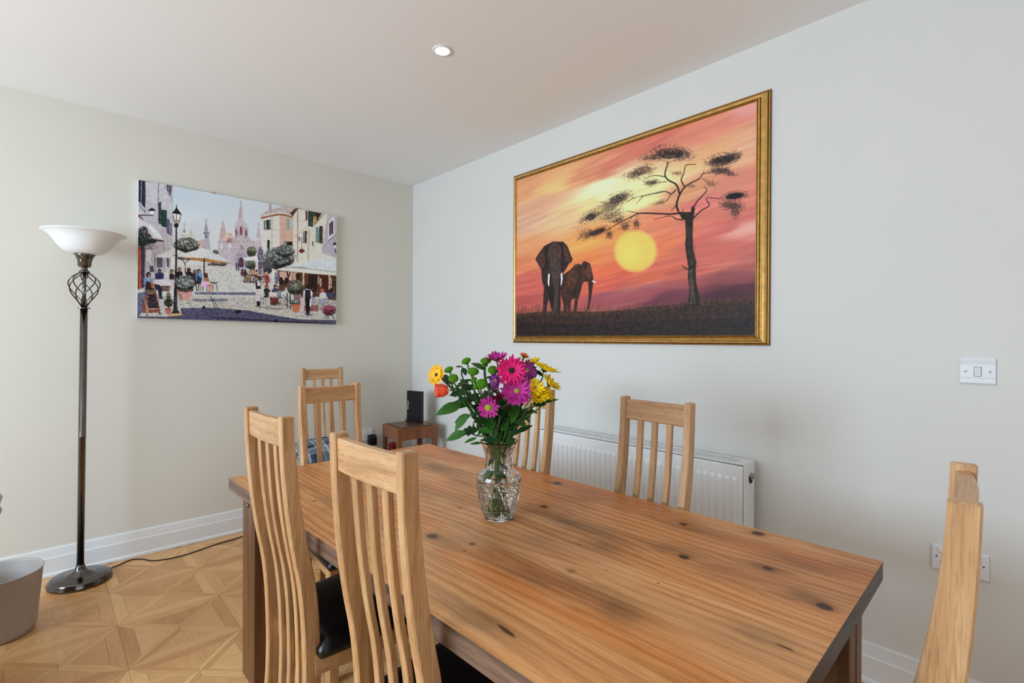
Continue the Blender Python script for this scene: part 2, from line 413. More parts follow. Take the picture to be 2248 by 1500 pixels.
downlight(1.3025, -0.3, 'unseen recessed ceiling spotlight added nearer the camera for evener light', 5)  # extra lamp outside the frame, added to even out the light
downlight(-0.9, 1.856, 'unseen recessed ceiling spotlight added over the left side for evener light', 5)  # second unseen lamp, added for the same evening-out on the left

# ------------------------------------------------------------------ radiator
rad = empty('radiator', (DB, 1.4535, 0.0)); tag(rad, 'long white panel radiator with pressed ribs under the elephant painting', 'radiator')
RY0, RY1, RZ0, RZ1 = -0.5905, 0.5905, 0.17, 0.768     # along the wall, bottom, top
XF, XB = -0.150, -0.040
def rad_front():
    ys, N = [], 35; pitch = (RY1-RY0-0.05)/N; sec = []
    y = RY0+0.025
    for k in range(N):
        a = y+k*pitch
        sec += [(a, 0), (a+pitch*0.12, 1), (a+pitch*0.58, 1), (a+pitch*0.70, 0)]
    sec.append((RY1-0.025, 0)); sec = [(RY0+0.004, 0)]+sec+[(RY1-0.004, 0)]
    zs = [(RZ0+0.004, 0), (RZ0+0.045, 0), (RZ0+0.060, 1), (RZ1-0.075, 1), (RZ1-0.060, 0), (RZ1-0.02, 0), (RZ1-0.012, -0.4)]
    v, f = [], []
    for z, k in zs:
        for yy, h in sec:
            x = XF+0.006-0.0055*h*max(k, 0)+0.004*(1 if k < 0 else 0); v.append((x, yy, z))
    n = len(sec)
    for a in range(len(zs)-1):
        for b in range(n-1): f.append((a*n+b, (a+1)*n+b, (a+1)*n+b+1, a*n+b+1))
    return v, f
mk('front_panel', rad_front(), MT['rad'], rad)
mk('casing', join(bbox(XF+0.010, XF+0.028, RY0, RY1, RZ0, RZ1-0.014, 0.003), box(XB-0.02, XB, RY0, RY1, RZ0, RZ1-0.012)), MT['rad'], rad)
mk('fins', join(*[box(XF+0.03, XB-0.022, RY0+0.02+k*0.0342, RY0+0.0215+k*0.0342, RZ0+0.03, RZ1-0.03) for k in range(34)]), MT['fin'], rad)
for s in (0, 1):
    yy = RY0-0.002 if s == 0 else RY1-0.001
    mk('end_cover', bbox(XF+0.004, XB, yy, yy+0.003, RZ0+0.01, RZ1-0.002, 0.001), MT['rad'], rad)
g = [box(XF+0.004, XF+0.018, RY0, RY1, RZ1-0.006, RZ1), box(XB-0.016, XB, RY0, RY1, RZ1-0.006, RZ1),
     box(XF+0.018, XB-0.016, RY0, RY0+0.035, RZ1-0.006, RZ1), box(XF+0.018, XB-0.016, RY1-0.035, RY1, RZ1-0.006, RZ1)]
for k in range(62):
    a = RY0+0.035+k*(RY1-RY0-0.07)/62
    g.append(box(XF+0.018, XB-0.016, a, a+0.006, RZ1-0.005, RZ1-0.001))
for k in (1, 2):
    xx = XF+0.018+k*(XB-XF-0.034)/3; g.append(box(xx-0.002, xx+0.002, RY0+0.03, RY1-0.03, RZ1-0.0055, RZ1-0.0005))
mk('top_grille', join(*g), MT['rad'], rad)
vy = RY0-0.003
m90 = Matrix.Rotation(R(90), 4, 'X')
vm = Matrix.Translation((XB-0.035, vy, RZ1-0.062)) @ m90
v = mk('bleed_valve', xf(lathe([(0.015, 0), (0.015, 0.003), (0.012, 0.004), (0.011, 0.008), (0.007, 0.009)], 20), vm), MT['steel'], rad, False)
mk('valve_slot', xf(lathe([(0.0005, 0), (0.021, 0), (0.021, 0.001), (0.0005, 0.001)], 20, False), Matrix.Translation((XB-0.038, vy+0.001, RZ1-0.072)) @ m90), MT['dark'], rad)
for yy in (-0.4, 0.4): mk('wall_bracket', box(XB, -0.001, yy-0.015, yy+0.015, RZ0+0.05, RZ1-0.05), MT['rad'], rad)

# ------------------------------------------------------------------ switch and sockets
def plate_prof(wd, h):
    # moulded plate: face lies at x=-0.009, rolled top and bottom
    return [(0, -h/2), (-0.004, -h/2), (-0.0085, -h/2+0.006), (-0.0065, -h/2+0.020), (-0.0075, -h/2+0.024), (-0.0075, h/2-0.024), (-0.0065, h/2-0.020), (-0.0085, h/2-0.006), (-0.004, h/2), (0, h/2)]
sw = empty('light_switch', (DB, 0.1587, 1.1845)); tag(sw, 'square white single light switch plate on the right wall', 'light switch')
mk('plate', prism_y(plate_prof(.087, .087), -0.0435, 0.0435), MT['plastic'], sw)
mk('rocker_gap', box(-0.0078, -0.006, -0.0095, 0.0095, -0.016, 0.016), MT['dark'], sw)
rk = prism_y([(-0.006, -0.0148), (-0.0085, -0.0148), (-0.0125, 0.0148), (-0.006, 0.0148)], -0.0085, 0.0085)
mk('rocker', rk, MT['plastic'], sw)
mr = Matrix.Rotation(R(-90), 4, 'Y')
for s in (-1, 1):
    mk('screw', xf(lathe([(0.0035, 0.007), (0.0035, 0.0085), (0.002, 0.009)], 12), Matrix.Translation((0, s*0.030, 0)) @ mr), MT['screw'], sw)
def socket(name, root, wd, n):
    mk('plate', bevel(box(-0.010, 0, -wd/2, wd/2, -0.043, 0.043), 0.0035, 2), MT['plastic'], root)
    for k in range(n):
        c = 0 if n == 1 else (0.036 if k == 0 else -0.036)
        for (dy, dz, a, b) in ((0, -0.001+0.011, 0.002, 0.004), (0.011, -0.013, 0.0032, 0.0022), (-0.011, -0.013, 0.0032, 0.0022)):
            mk('pin_slot', box(-0.0105, -0.009, c+dy-a, c+dy+a, dz-b, dz+b), MT['dark'], root)
        if n == 2: mk('rocker', bevel(box(-0.014, -0.009, c-0.006+(-0.022 if k else 0.022)*0.6, c+0.006+(-0.022 if k else 0.022)*0.6, 0.018, 0.034), 0.0015), MT['plastic'], root)
    for s in (-1, 1):
        mk('screw', xf(lathe([(0.0032, 0.0095), (0.0032, 0.0108), (0.002, 0.011)], 12), Matrix.Translation((0, s*(wd/2-0.013), 0.004)) @ mr), MT['screw'], root)
so = empty('wall_socket', (DB, 0.200, 0.535)); tag(so, 'white double power socket on the right wall behind the nearest chair', 'socket'); socket('s', so, 0.146, 2)
s2 = empty('wall_socket', (1.872, DA, 0.527), R(90)); tag(s2, 'white power socket low on the left wall beside the side table', 'socket'); socket('s', s2, 0.088, 1)
ad = empty('power_adaptor', (1.893, DA-0.010, 0.497)); tag(ad, 'chunky black power adaptor plugged into the socket beside the side table', 'adaptor')
mk('housing', bevel(prism([(-0.045, -0.05), (-0.045, 0.005), (-0.030, 0.030), (-0.0, 0.030), (0, -0.05)], 'x', -0.027, 0.035), 0.004), MT['blackp'], ad)
mk('lid', bbox(-0.020, 0.028, -0.028, -0.006, 0.029, 0.032, 0.001), MT['blackg'], ad)

# ================================================================== floor lamp
lamp = empty('floor_lamp', (0.1445, 3.468, 0)); tag(lamp, 'tall black-chrome floor lamp with a white glass bowl shade near the canvas', 'floor lamp')
lamp.rotation_euler = (0, R(0.55), 0)
mk('base', lathe([(0.0, 0), (0.128, 0), (0.134, 0.004), (0.135, 0.014), (0.130, 0.019), (0.131, 0.023), (0.127, 0.028), (0.126, 0.032), (0.120, 0.036), (0.075, 0.041), (0.055, 0.044), (0.050, 0.050), (0.036, 0.056), (0.026, 0.066), (0.020, 0.082), (0.0175, 0.092), (0.0, 0.092)], 64, False), MT['chrome'], lamp, True)
mk('pole', lathe([(0.0155, 0.085), (0.0155, 0.76), (0.0165, 0.761), (0.0165, 0.766), (0.0158, 0.767), (0.0158, 1.438)], 24), MT['chrome'], lamp, True)
mk('collar', lathe([(0.012, 1.435), (0.027, 1.437), (0.027, 1.442), (0.012, 1.444)], 24), MT['chrome'], lamp)
mk('inner_rod', lathe([(0.008, 1.44), (0.008, 1.64)], 12), MT['chrome'], lamp, True)
for k in range(8):
    pts = []; d = 1 if k % 2 else -1
    for i in range(25):
        t = i/24; r = 0.009+0.058*(math.sin(math.pi*min(t**1.25, 1)))**0.8*(0.55+0.45*t)*1.18
        a = 2*math.pi*k/8+d*0.0+2.1*t*1.0; pts.append((r*math.cos(a), r*math.sin(a), 1.444+0.186*t))
    mk('cage_wire', tube(pts, 0.0030, 6), MT['chrome'], lamp, True)
mk('neck', lathe([(0.010, 1.625), (0.022, 1.628), (0.024, 1.633), (0.016, 1.638), (0.013, 1.646), (0.014, 1.655), (0.024, 1.656), (0.028, 1.662), (0.030, 1.690), (0.038, 1.712), (0.046, 1.722), (0.040, 1.724)], 32, False), MT['chrome'], lamp, True)
sh = [(0.03, 1.722), (0.060, 1.724), (0.088, 1.738), (0.112, 1.764), (0.132, 1.796), (0.150, 1.818), (0.168, 1.830), (0.176, 1.833), (0.1765, 1.836), (0.167, 1.834), (0.148, 1.823), (0.128, 1.800), (0.108, 1.769), (0.085, 1.743), (0.058, 1.729), (0.0, 1.727)]
mk('shade', lathe(sh, 56, False), MT['frost'], lamp, True)
cordp = [(0.09, 0.075, 0.006), (0.1375, 0.075, 0.006), (0.225, 0.135, 0.004), (0.275, 0.105, 0.004), (0.33, 0.030, 0.004), (0.455, 0.002, 0.004), (0.63, 0.050, 0.004), (0.79, 0.075, 0.004), (1.1, 0.14, 0.004), (1.6, 0.165, 0.02)]
cordp = [(a, b, c+a*math.tan(R(0.55))) for a, b, c in cordp]   # stays on the floor although the lamp leans
mk('power_cord', tube(spline(cordp, 8), 0.0032, 6), MT['cord'], lamp, True)

# ================================================================== waste bin and fluffy cushion at the left edge
bn = empty('waste_bin', (-0.142, 3.085, 0)); tag(bn, 'pale grey round plastic waste bin by the left wall', 'bin')
mk('tub', lathe([(0.0, 0.0), (0.112, 0.0), (0.120, 0.006), (0.126, 0.03), (0.146, 0.262), (0.149, 0.266), (0.149, 0.270), (0.145, 0.270), (0.142, 0.262), (0.122, 0.03), (0.116, 0.009), (0.0, 0.008)], 56, False), MT['binp'], bn, True)
ot = empty('ottoman', (-0.46, 2.50, 0)); tag(ot, 'low grey upholstered ottoman just beyond the left edge', 'ottoman')
mk('body', bbox(-0.28, 0.28, -0.24, 0.24, 0.14, 0.61, 0.03, 3), MT['otto'], ot, True)
for a in (-1, 1):
    for b in (-1, 1): mk('leg', bbox(a*0.24-0.02, a*0.24+0.02, b*0.20-0.02, b*0.20+0.02, 0, 0.145, 0.003), MT['pine_dark'], ot)
def fluffy():
    v, f = [], []; n, m = 40, 20
    for i in range(m+1):
        ph = math.pi*i/m-math.pi/2
        for k in range(n):
            th = 2*math.pi*k/n; c, s = math.cos(th), math.sin(th); cp = max(math.cos(ph), 0)
            sg = lambda q, e: math.copysign(abs(q)**e, q)
            r = 1+random.uniform(-0.035, 0.035)
            v.append((0.235*sg(c, 0.6)*cp**0.6*r, 0.20*sg(s, 0.6)*cp**0.6*r, 0.072*sg(math.sin(ph), 0.8)*(1+random.uniform(-0.05, 0.05))))
    for i in range(m):
        for k in range(n): f.append((i*n+k, i*n+(k+1) % n, (i+1)*n+(k+1) % n, (i+1)*n+k))
    return v, f
fl = mk('fluffy_cushion', fluffy(), MT['fluff'], None, True, (-0.346, 2.55, 0.684))
tag(fl, 'fluffy off-white cushion peeking in at the left edge of the frame', 'cushion')

# ================================================================== side table, slim black box, red vessel
A_ = Vector((1.860, 3.182)); B_ = Vector((2.179, 3.146)); C_ = Vector((1.823, 3.462))
st = empty('side_table', (A_.x, A_.y, 0), math.atan2(B_.y-A_.y, B_.x-A_.x)); tag(st, 'small red-brown wooden side table in the corner, two tables nested', 'table')
SW, SD, SH = (B_-A_).length, (C_-A_).length, 0.64
def arch_y(x0, x1, y0, y1, z0, z1, leg, arch):
    pts = [(x0, 0), (x0+leg, 0), (x0+leg, z0-0.02)] + [(x0+leg+arch*(1-math.cos(t)), z0-0.02+arch*0.8*math.sin(t)) for t in [R(a) for a in (20, 40, 60, 80, 90)]]
    q = [(x1+x0-a, b) for a, b in reversed(pts)]
    outer = pts + q + [(x1, z1), (x0, z1)]
    return outer
def nest(root, x0, x1, y0, y1, h, leg=0.034):
    fr = arch_y(x0, x1, y0, y1, h-0.095, h-0.006, leg, 0.03)
    for yy in (y0, y1-0.022):
        n = len(fr); mk('end_frame', bevel(prism([(a, b) for a, b in fr], 'y', yy, yy+0.022), 0.0022), MT['mahog_z'], root)
    fs = arch_y(y0+0.0225, y1-0.0225, 0, 0, h-0.095, h-0.006, 0.012, 0.03)
    for xx in (x0, x1-0.02): mk('side_frame', bevel(prism(fs, 'x', xx, xx+0.020), 0.0015), MT['mahog_z'], root)
    mk('top', bbox(x0-0.001, x1+0.001, y0-0.001, y1+0.001, h-0.014, h, 0.003), MT['mahog_x'], root)
nest(st, 0, SW, 0, SD, SH)
nt = empty('nested_table', (0.05, 0.05, 0)); nt.parent = st
nest(nt, 0, SW-0.10, 0.02, SD-0.075, 0.42, 0.028)
for o in list(nt.children): pass
mat_ = mk('table_mat', bbox(0.018, 0.275, -0.008, 0.245, 0.0, 0.008, 0.002), pm('dark_mat', (92, 70, 50), 0.3, spec=0.6), None, False, (A_.x, A_.y, SH), (0, 0, math.atan2(B_.y-A_.y, B_.x-A_.x)))
tag(mat_, 'thin dark glossy mat lying on the corner side table', 'mat')
P0, P1 = Vector((2.055, 3.385)), Vector((2.089, 3.243)); d = (P1-P0); ang = math.atan2(d.y, d.x)
bx = empty('router_box', (P0.x, P0.y, SH+0.008), ang); tag(bx, 'slim upright black electronic box on the corner side table', 'electronics')
L_ = d.length
mk('body', bbox(0, L_, 0, 0.036, 0.004, 0.238, 0.003), MT['blackp'], bx)
mk('front_strip', bbox(L_-0.001, L_+0.002, 0.003, 0.033, 0.008, 0.234, 0.001), MT['blackg'], bx)
mk('foot', bbox(-0.012, L_-0.01, -0.003, 0.039, 0, 0.005, 0.0015), MT['blackp'], bx)
mk('plug', tube([(-0.006, 0.012, 0.02), (-0.001, 0.012, 0.035), (0.004, 0.012, 0.03)], 0.006, 8), MT['cord'], bx, True)
mk('cable', tube(spline([(-0.004, 0.012, 0.028), (-0.016, 0.010, 0.020), (-0.022, 0.010, 0.006), (-0.022, 0.03, 0.004)], 6), 0.0022, 6), MT['cord'], bx, True)
fc = bpy.data.curves.new('lettering', 'FONT'); fc.body = 'TITAN'; fc.size = 0.022; fc.align_x = 'CENTER'; fc.extrude = 0.0003; fc.space_character = 1.05
fo = bpy.data.objects.new('lettering_tmp', fc); COL.objects.link(fo); bpy.context.view_layer.update()
me = bpy.data.meshes.new_from_object(fo.evaluated_get(bpy.context.evaluated_depsgraph_get())); bpy.data.objects.remove(fo)
lt = link('lettering', me, MT['print'], bx, False, (0.006, -0.0004, 0.128)); lt.rotation_euler = (0, 0, 0)
lt.matrix_basis = Matrix.Translation((0.0075, -0.0004, 0.128)) @ Matrix.Rotation(R(90), 4, 'X') @ Matrix.Rotation(R(-90), 4, 'Z')
rv = empty('red_vessel', (2.045, 3.55, -0.0)); tag(rv, 'shiny red lidded vessel standing behind the corner side table', 'vessel')
mk('body', lathe([(0.0, 0.0), (0.04, 0.0), (0.050, 0.02), (0.052, 0.40), (0.045, 0.43)], 28, False), MT['red'], rv, True)
mk('lid', lathe([(0.046, 0.425), (0.050, 0.435), (0.048, 0.445), (0.036, 0.46), (0.020, 0.467), (0.0, 0.468)], 28, False), MT['red'], rv, True)

# ================================================================== dining chairs
PROF = [(0, .020), (.10, .045), (.256, .060), (.37, .064), (.459, .062), (.547, .058), (.642, .048), (.739, .030), (.857, .014), (.983, .004), (1.085, 0)]
def xb(z):
    P = PROF
    for i in range(len(P)-1):
        if z <= P[i+1][0]:
            z0, x0 = P[i]; z1, x1 = P[i+1]; m = lambda k: (P[min(k+1, len(P)-1)][1]-P[max(k-1, 0)][1])/(P[min(k+1, len(P)-1)][0]-P[max(k-1, 0)][0])
            h = z1-z0; t = (z-z0)/h
            return (2*t**3-3*t*t+1)*x0+(t**3-2*t*t+t)*h*m(i)+(-2*t**3+3*t*t)*x1+(t**3-t*t)*h*m(i+1)
    return P[-1][1]
def dp(z): return 0.034+0.009*max(0, min(1, (1.0-z)/0.4)) if z > 0.45 else 0.038+0.005*z/0.45
def sweep(yc, wd, z0, z1, n, off, dep, ch=0.003):
    """a bar that follows the curve of the chair back; off/dep may depend on z"""
    v, f = [], []
    zs = [z0+(z1-z0)*i/n for i in range(n+1)]
    zs = [zs[0]]+[zs[0]+ch]+zs[1:-1]+[zs[-1]-ch]+[zs[-1]]
    for i, z in enumerate(zs):
        e = ch if i in (0, len(zs)-1) else 0.0
        x0 = xb(z)+off(z)+e; x1 = xb(z)+off(z)+dep(z)-e; a = yc-wd/2+e; b = yc+wd/2-e; c = ch
        for p in ((x0+c, a), (x1-c, a), (x1, a+c), (x1, b-c), (x1-c, b), (x0+c, b), (x0, b-c), (x0, a+c)): v.append((p[0], p[1], z))
    for k in range(len(zs)-1):
        for i in range(8): f.append((k*8+i, k*8+(i+1) % 8, k*8+8+(i+1) % 8, k*8+8+i))
    f.append(tuple(range(7, -1, -1))); m = (len(zs)-1)*8; f.append(tuple(m+i for i in range(8)))
    return v, f
HW = 0.1415
def curved_rail(z0, z1, th, off, bow, n=10, ch=0.003):
    v, f = [], []
    for i in range(n+1):
        y = -HW+0.022+(2*HW-0.044)*i/n; b = -bow*(1-(2*i/n-1)**2)
        def X(z, k): return xb(z)+off+b+k
        for z, k in ((z0+ch, 0), (z1-ch, 0), (z1, ch), (z1, th-ch), (z1-ch, th), (z0+ch, th), (z0, th-ch), (z0, ch)): v.append((X(z, k), y, z))
    for k in range(n):
        for i in range(8): f.append((k*8+i, k*8+8+i, k*8+8+(i+1) % 8, k*8+(i+1) % 8))
    f.append(tuple(range(8))); m = n*8; f.append(tuple(m+i for i in range(7, -1, -1)))
    return fixn((v, f))
def seat_pad():
    v, f = [], []; n, m = 18, 18
    for i in range(n+1):
        for k in range(m+1):
            a, b = i/n, k/m; x = 0.092+0.383*a; hw = 0.172+0.032*a
            y = (2*b-1)*hw; e = min(min(a, 1-a)*0.383, (1-abs(2*b-1))*hw)
            z = 0.462+0.026*(1-(1-min(e/0.035, 1))**2)**0.5+0.006*math.sin(math.pi*a)*math.sin(math.pi*b)
            v.append((x, y, z))
    for i in range(n):
        for k in range(m): f.append((i*(m+1)+k, (i+1)*(m+1)+k, (i+1)*(m+1)+k+1, i*(m+1)+k+1))
    t = len(v)
    rim = [i*(m+1) for i in range(n+1)] + [n*(m+1)+k for k in range(1, m+1)] + [i*(m+1)+m for i in range(n-1, -1, -1)] + [k for k in range(m-1, 0, -1)]
    for r in rim: x, y, z = v[r]; v.append((x, y, 0.446))
    q = len(rim)
    for i in range(q): f.append((rim[i], rim[(i+1) % q], t+(i+1) % q, t+i))
    f.append(tuple(t+i for i in range(q)))
    return fixn((v, f))
def make_chair():
    c = empty('dining_chair')
    for s in (-1, 1): mk('back_post', sweep(s*(HW-0.0125), 0.025, 0.0, 1.085, 26, lambda z: 0, dp), MT['oak_z'], c)
    mk('top_rail', curved_rail(1.004, 1.075, 0.021, 0.007, 0.006), MT['oak_y'], c)
    for y in (-0.0585, 0.0, 0.0585):
        mk('slat', sweep(y, 0.021, 0.214, 1.006, 24, lambda z: 0.011-0.004*(1 if abs(y) < .01 else 0.6)*0, lambda z: 0.0145, 0.002), MT['oak_z'], c)
    mk('lower_back_rail', curved_rail(0.165, 0.220, 0.022, 0.007, 0.0), MT['oak_y'], c)
    mk('seat_back_rail', bbox(0.091, 0.112, -0.125, 0.125, 0.388, 0.446, 0.002), MT['oak_y'], c)
    for s in (-1, 1):
        mk('front_leg', bbox(0.405, 0.443, s*0.170-0.019, s*0.170+0.019, 0, 0.446, 0.003), MT['oak_z'], c)
        a = [(0.088, s*0.132), (0.410, s*0.168)]; t = 0.011
        mk('seat_rail', bevel(prism([(a[0][0], a[0][1]-t), (a[1][0], a[1][1]-t), (a[1][0], a[1][1]+t), (a[0][0], a[0][1]+t)], 'z', 0.388, 0.446), 0.002), MT['oak_x'], c)
    mk('front_rail', bbox(0.412, 0.434, -0.152, 0.152, 0.388, 0.446, 0.002), MT['oak_y'], c)
    mk('seat_pad', seat_pad(), MT['leather'], c, True)
    return c
CHG = 'matching slat-back dining chairs'
proto = make_chair(); reg(proto)
CHAIRS = [
 ((0.4325, 1.459), 2.4, 1.0, 'slat-back oak chair at the near long side of the table, beside its far leg'),
 ((0.4505, 0.9055), 2.2, 1.0, 'slat-back oak chair with its back nearest the camera, at the near long side'),
 ((1.569, 0.926), 177.1, 0.9945, 'slat-back oak chair in front of the radiator, right of the vase'),
 ((1.545, 1.520), 177.1, 0.9945, 'slat-back oak chair half hidden behind the vase of flowers'),
 ((0.952, 2.240), -89.2, 0.9945, 'slat-back oak chair at the far short end of the table'),
 ((1.411, 3.442), -91.5, 1.0, 'slat-back oak chair by the left wall holding a plaid cushion'),
 ((0.972, 0.064), 95.1, 1.0, 'slat-back oak chair seen side-on at the right, at the near table end')]
for i, (p, a, s, lab) in enumerate(CHAIRS):
    o = proto if i == 0 else copy_tree(proto)
    o.location = (p[0], p[1], 0); o.rotation_euler = (0, 0, R(a)); o.scale = (s, s, s)
    tag(o, lab, 'chair', CHG)

# plaid cushion on the chair by the wall
def plaid():
    t = NT('plaid_wool'); tc = t.add('ShaderNodeTexCoord'); sp = t.add('ShaderNodeSeparateXYZ'); t.con(tc.outputs['Object'], sp.inputs[0])
    def bands(sock, per, ph):
        a = t.add('ShaderNodeMath', operation='MULTIPLY_ADD'); a.inputs[1].default_value = 1/per; a.inputs[2].default_value = ph; t.con(sock, a.inputs[0])
        f = t.add('ShaderNodeMath', operation='FRACT'); t.con(a.outputs[0], f.inputs[0])
        r = t.add('ShaderNodeValToRGB'); r.color_ramp.interpolation = 'CONSTANT'; e = r.color_ramp.elements
        e[0].position = 0; e[0].color = col((34, 48, 66)); e[1].position = 0.30; e[1].color = col((220, 224, 228))
        for ps, c in ((0.34, (104, 112, 116)), (0.52, (214, 218, 222)), (0.55, (120, 126, 128)), (0.74, (196, 204, 212)), (0.86, (52, 78, 104))):
            k = e.new(ps); k.color = col(c)
        t.con(f.outputs[0], r.inputs['Fac']); return r
    r1 = bands(sp.outputs[0], 0.125, 0.1); r2 = bands(sp.outputs[2], 0.115, 0.35)
    mx = t.add('ShaderNodeMix', data_type='RGBA'); mx.inputs[0].default_value = 0.5
    t.con(r1.outputs[0], mx.inputs[6]); t.con(r2.outputs[0], mx.inputs[7]); t.con(mx.outputs[2], t.b.inputs['Base Color']); t.b.inputs['Roughness'].default_value = 0.95
    return t.m
def pillow(w_, h_, d_, n=24):
    v, f = [], []
    for s in (1, -1):
        for i in range(n+1):
            for k in range(n+1):
                a, b = 2*i/n-1, 2*k/n-1; t = max(0, (1-a*a)*(1-b*b))**0.42
                pin = 1-0.06*(a*a*b*b); v.append((a*w_/2*(1-0.05*(1-b*b)*0)*pin, s*d_/2*t, b*h_/2*pin))
    N = (n+1)*(n+1)
    for s in (0, 1):
        for i in range(n):
            for k in range(n):
                q = (s*N+i*(n+1)+k, s*N+(i+1)*(n+1)+k, s*N+(i+1)*(n+1)+k+1, s*N+i*(n+1)+k+1); f.append(q if s else q[::-1])
    return v, f
pc = mk('plaid_cushion', pillow(0.42, 0.34, 0.13), plaid(), None, True, (1.365, 3.225, 0.553)); pc.rotation_euler = (R(-80), 0, R(-3))
tag(pc, 'blue and grey plaid cushion lying on the chair by the left wall', 'cushion')

# ================================================================== numpy noise, used for wood colour and the painted pictures
RNG = np.random.default_rng(11)
TAB = RNG.random((256, 256))
def vnoise(x, y, seed=0):
    x = x+seed*17.3; y = y+seed*9.7
    xi = np.floor(x).astype(int); yi = np.floor(y).astype(int); fx = x-xi; fy = y-yi
    fx = fx*fx*(3-2*fx); fy = fy*fy*(3-2*fy)
    g = lambda a, b: TAB[a % 256, b % 256]
    return (g(xi, yi)*(1-fx)+g(xi+1, yi)*fx)*(1-fy)+(g(xi, yi+1)*(1-fx)+g(xi+1, yi+1)*fx)*fy
def fbm(x, y, o=4, seed=0):
    s = 0; a = 0.5; t = 0
    for k in range(o): s = s+a*vnoise(x*2**k, y*2**k, seed+k); t += a; a *= 0.55
    return s/t
def grid_obj(name, nx, ny, pos, colors, m, parent=None):
    """nx*ny vertex grid with a colour attribute; pos (n,3), colors (n,3) linear"""
    me = bpy.data.meshes.new(name); nq = (nx-1)*(ny-1)
    me.vertices.add(nx*ny); me.vertices.foreach_set('co', pos.astype(np.float32).ravel())
    i = np.arange(nx-1)[None, :]+nx*np.arange(ny-1)[:, None]; i = i.ravel()
    q = np.stack([i, i+1, i+nx+1, i+nx], 1).astype(np.int32)
    me.loops.add(nq*4); me.loops.foreach_set('vertex_index', q.ravel())
    me.polygons.add(nq); me.polygons.foreach_set('loop_start', np.arange(0, nq*4, 4, dtype=np.int32))
    me.update(calc_edges=True)
    at = me.attributes.new('paint', 'FLOAT_COLOR', 'POINT')
    c4 = np.concatenate([colors, np.ones((len(colors), 1))], 1).astype(np.float32); at.data.foreach_set('color', c4.ravel())
    return link(name, me, m, parent)

# ================================================================== dining table
TW, TL, TZ = 0.922, 1.892, 0.75
dt = empty('dining_table', (1.0033, 1.2042, 0), R(1.36)); tag(dt, 'large rustic pine dining table with dark knots and chunky legs', 'table')
KN = [(0.397,0.030,.017,1),(0.165,-0.110,.015,1),(0.343,-0.493,.013,1),(0.427,-0.669,.021,1.1),(0.137,-0.598,.016,1.1),(0.220,-0.764,.013,1),(0.122,-0.904,.018,1.1),(-0.123,-0.453,.013,.45),(-0.233,-0.062,.020,.8),(-0.189,-0.177,.010,.8),(-0.037,0.066,.006,1),(-0.030,-0.622,.003,1),(-0.061,-0.507,.003,.8),(-0.231,-0.195,.004,.9),(0.428,0.696,.010,.7),(-0.053,-0.099,.009,.35),(0.02,.62,.008,.6),(-.34,.45,.008,.6)]
CR = [(-0.080,-0.893,.018,.004,.8),(-0.395,-0.520,.030,.006,.85),(0.012,-0.368,.02,.002,.7),(0.279,-0.882,.04,.002,.6),(.05,.40,.012,.002,.7),(-.05,-.69,.012,.0015,.6)]
ST = [(0.110,-0.200,.03,.14,.34),(0.120,-0.308,.04,.13,.40),(0.051,-0.430,.05,.07,.30),(-0.029,-0.274,.08,.12,.22),(-0.197,-0.299,.05,.16,.26),(-0.213,-0.408,.04,.10,.24),(-0.172,-0.530,.04,.09,.22),(-0.181,-0.630,.04,.05,.36),(0.153,-0.547,.02,.06,.32),(0.138,-0.875,.025,.04,.42),(-0.07,-0.85,.03,.05,.32),(-0.405,-0.445,.03,.10,.36),(-.23,-.09,.03,.07,.38),(0.202,0.522,.04,.12,.34),(0.43,.70,.03,.10,.3),(.397,.03,.02,.06,.35),(.22,-.76,.025,.05,.35),(.33,-.55,.03,.08,.28),(.30,-.80,.02,.10,.25),(-.02,.35,.05,.2,.16),(-.30,.55,.05,.2,.14)]
bw = [0.158, 0.150, 0.152, 0.156, 0.150, 0.156]; x0 = -TW/2
TABM = attr_mat('table_pine', 0.40, 0.20, grain=0.22, gscale=(120, 3.0, 10), bump=0.12)
basec = [s2l((220, 168, 112)), s2l((214, 158, 102)), s2l((222, 174, 122)), s2l((212, 158, 104)), s2l((208, 156, 104)), s2l((204, 144, 88))]
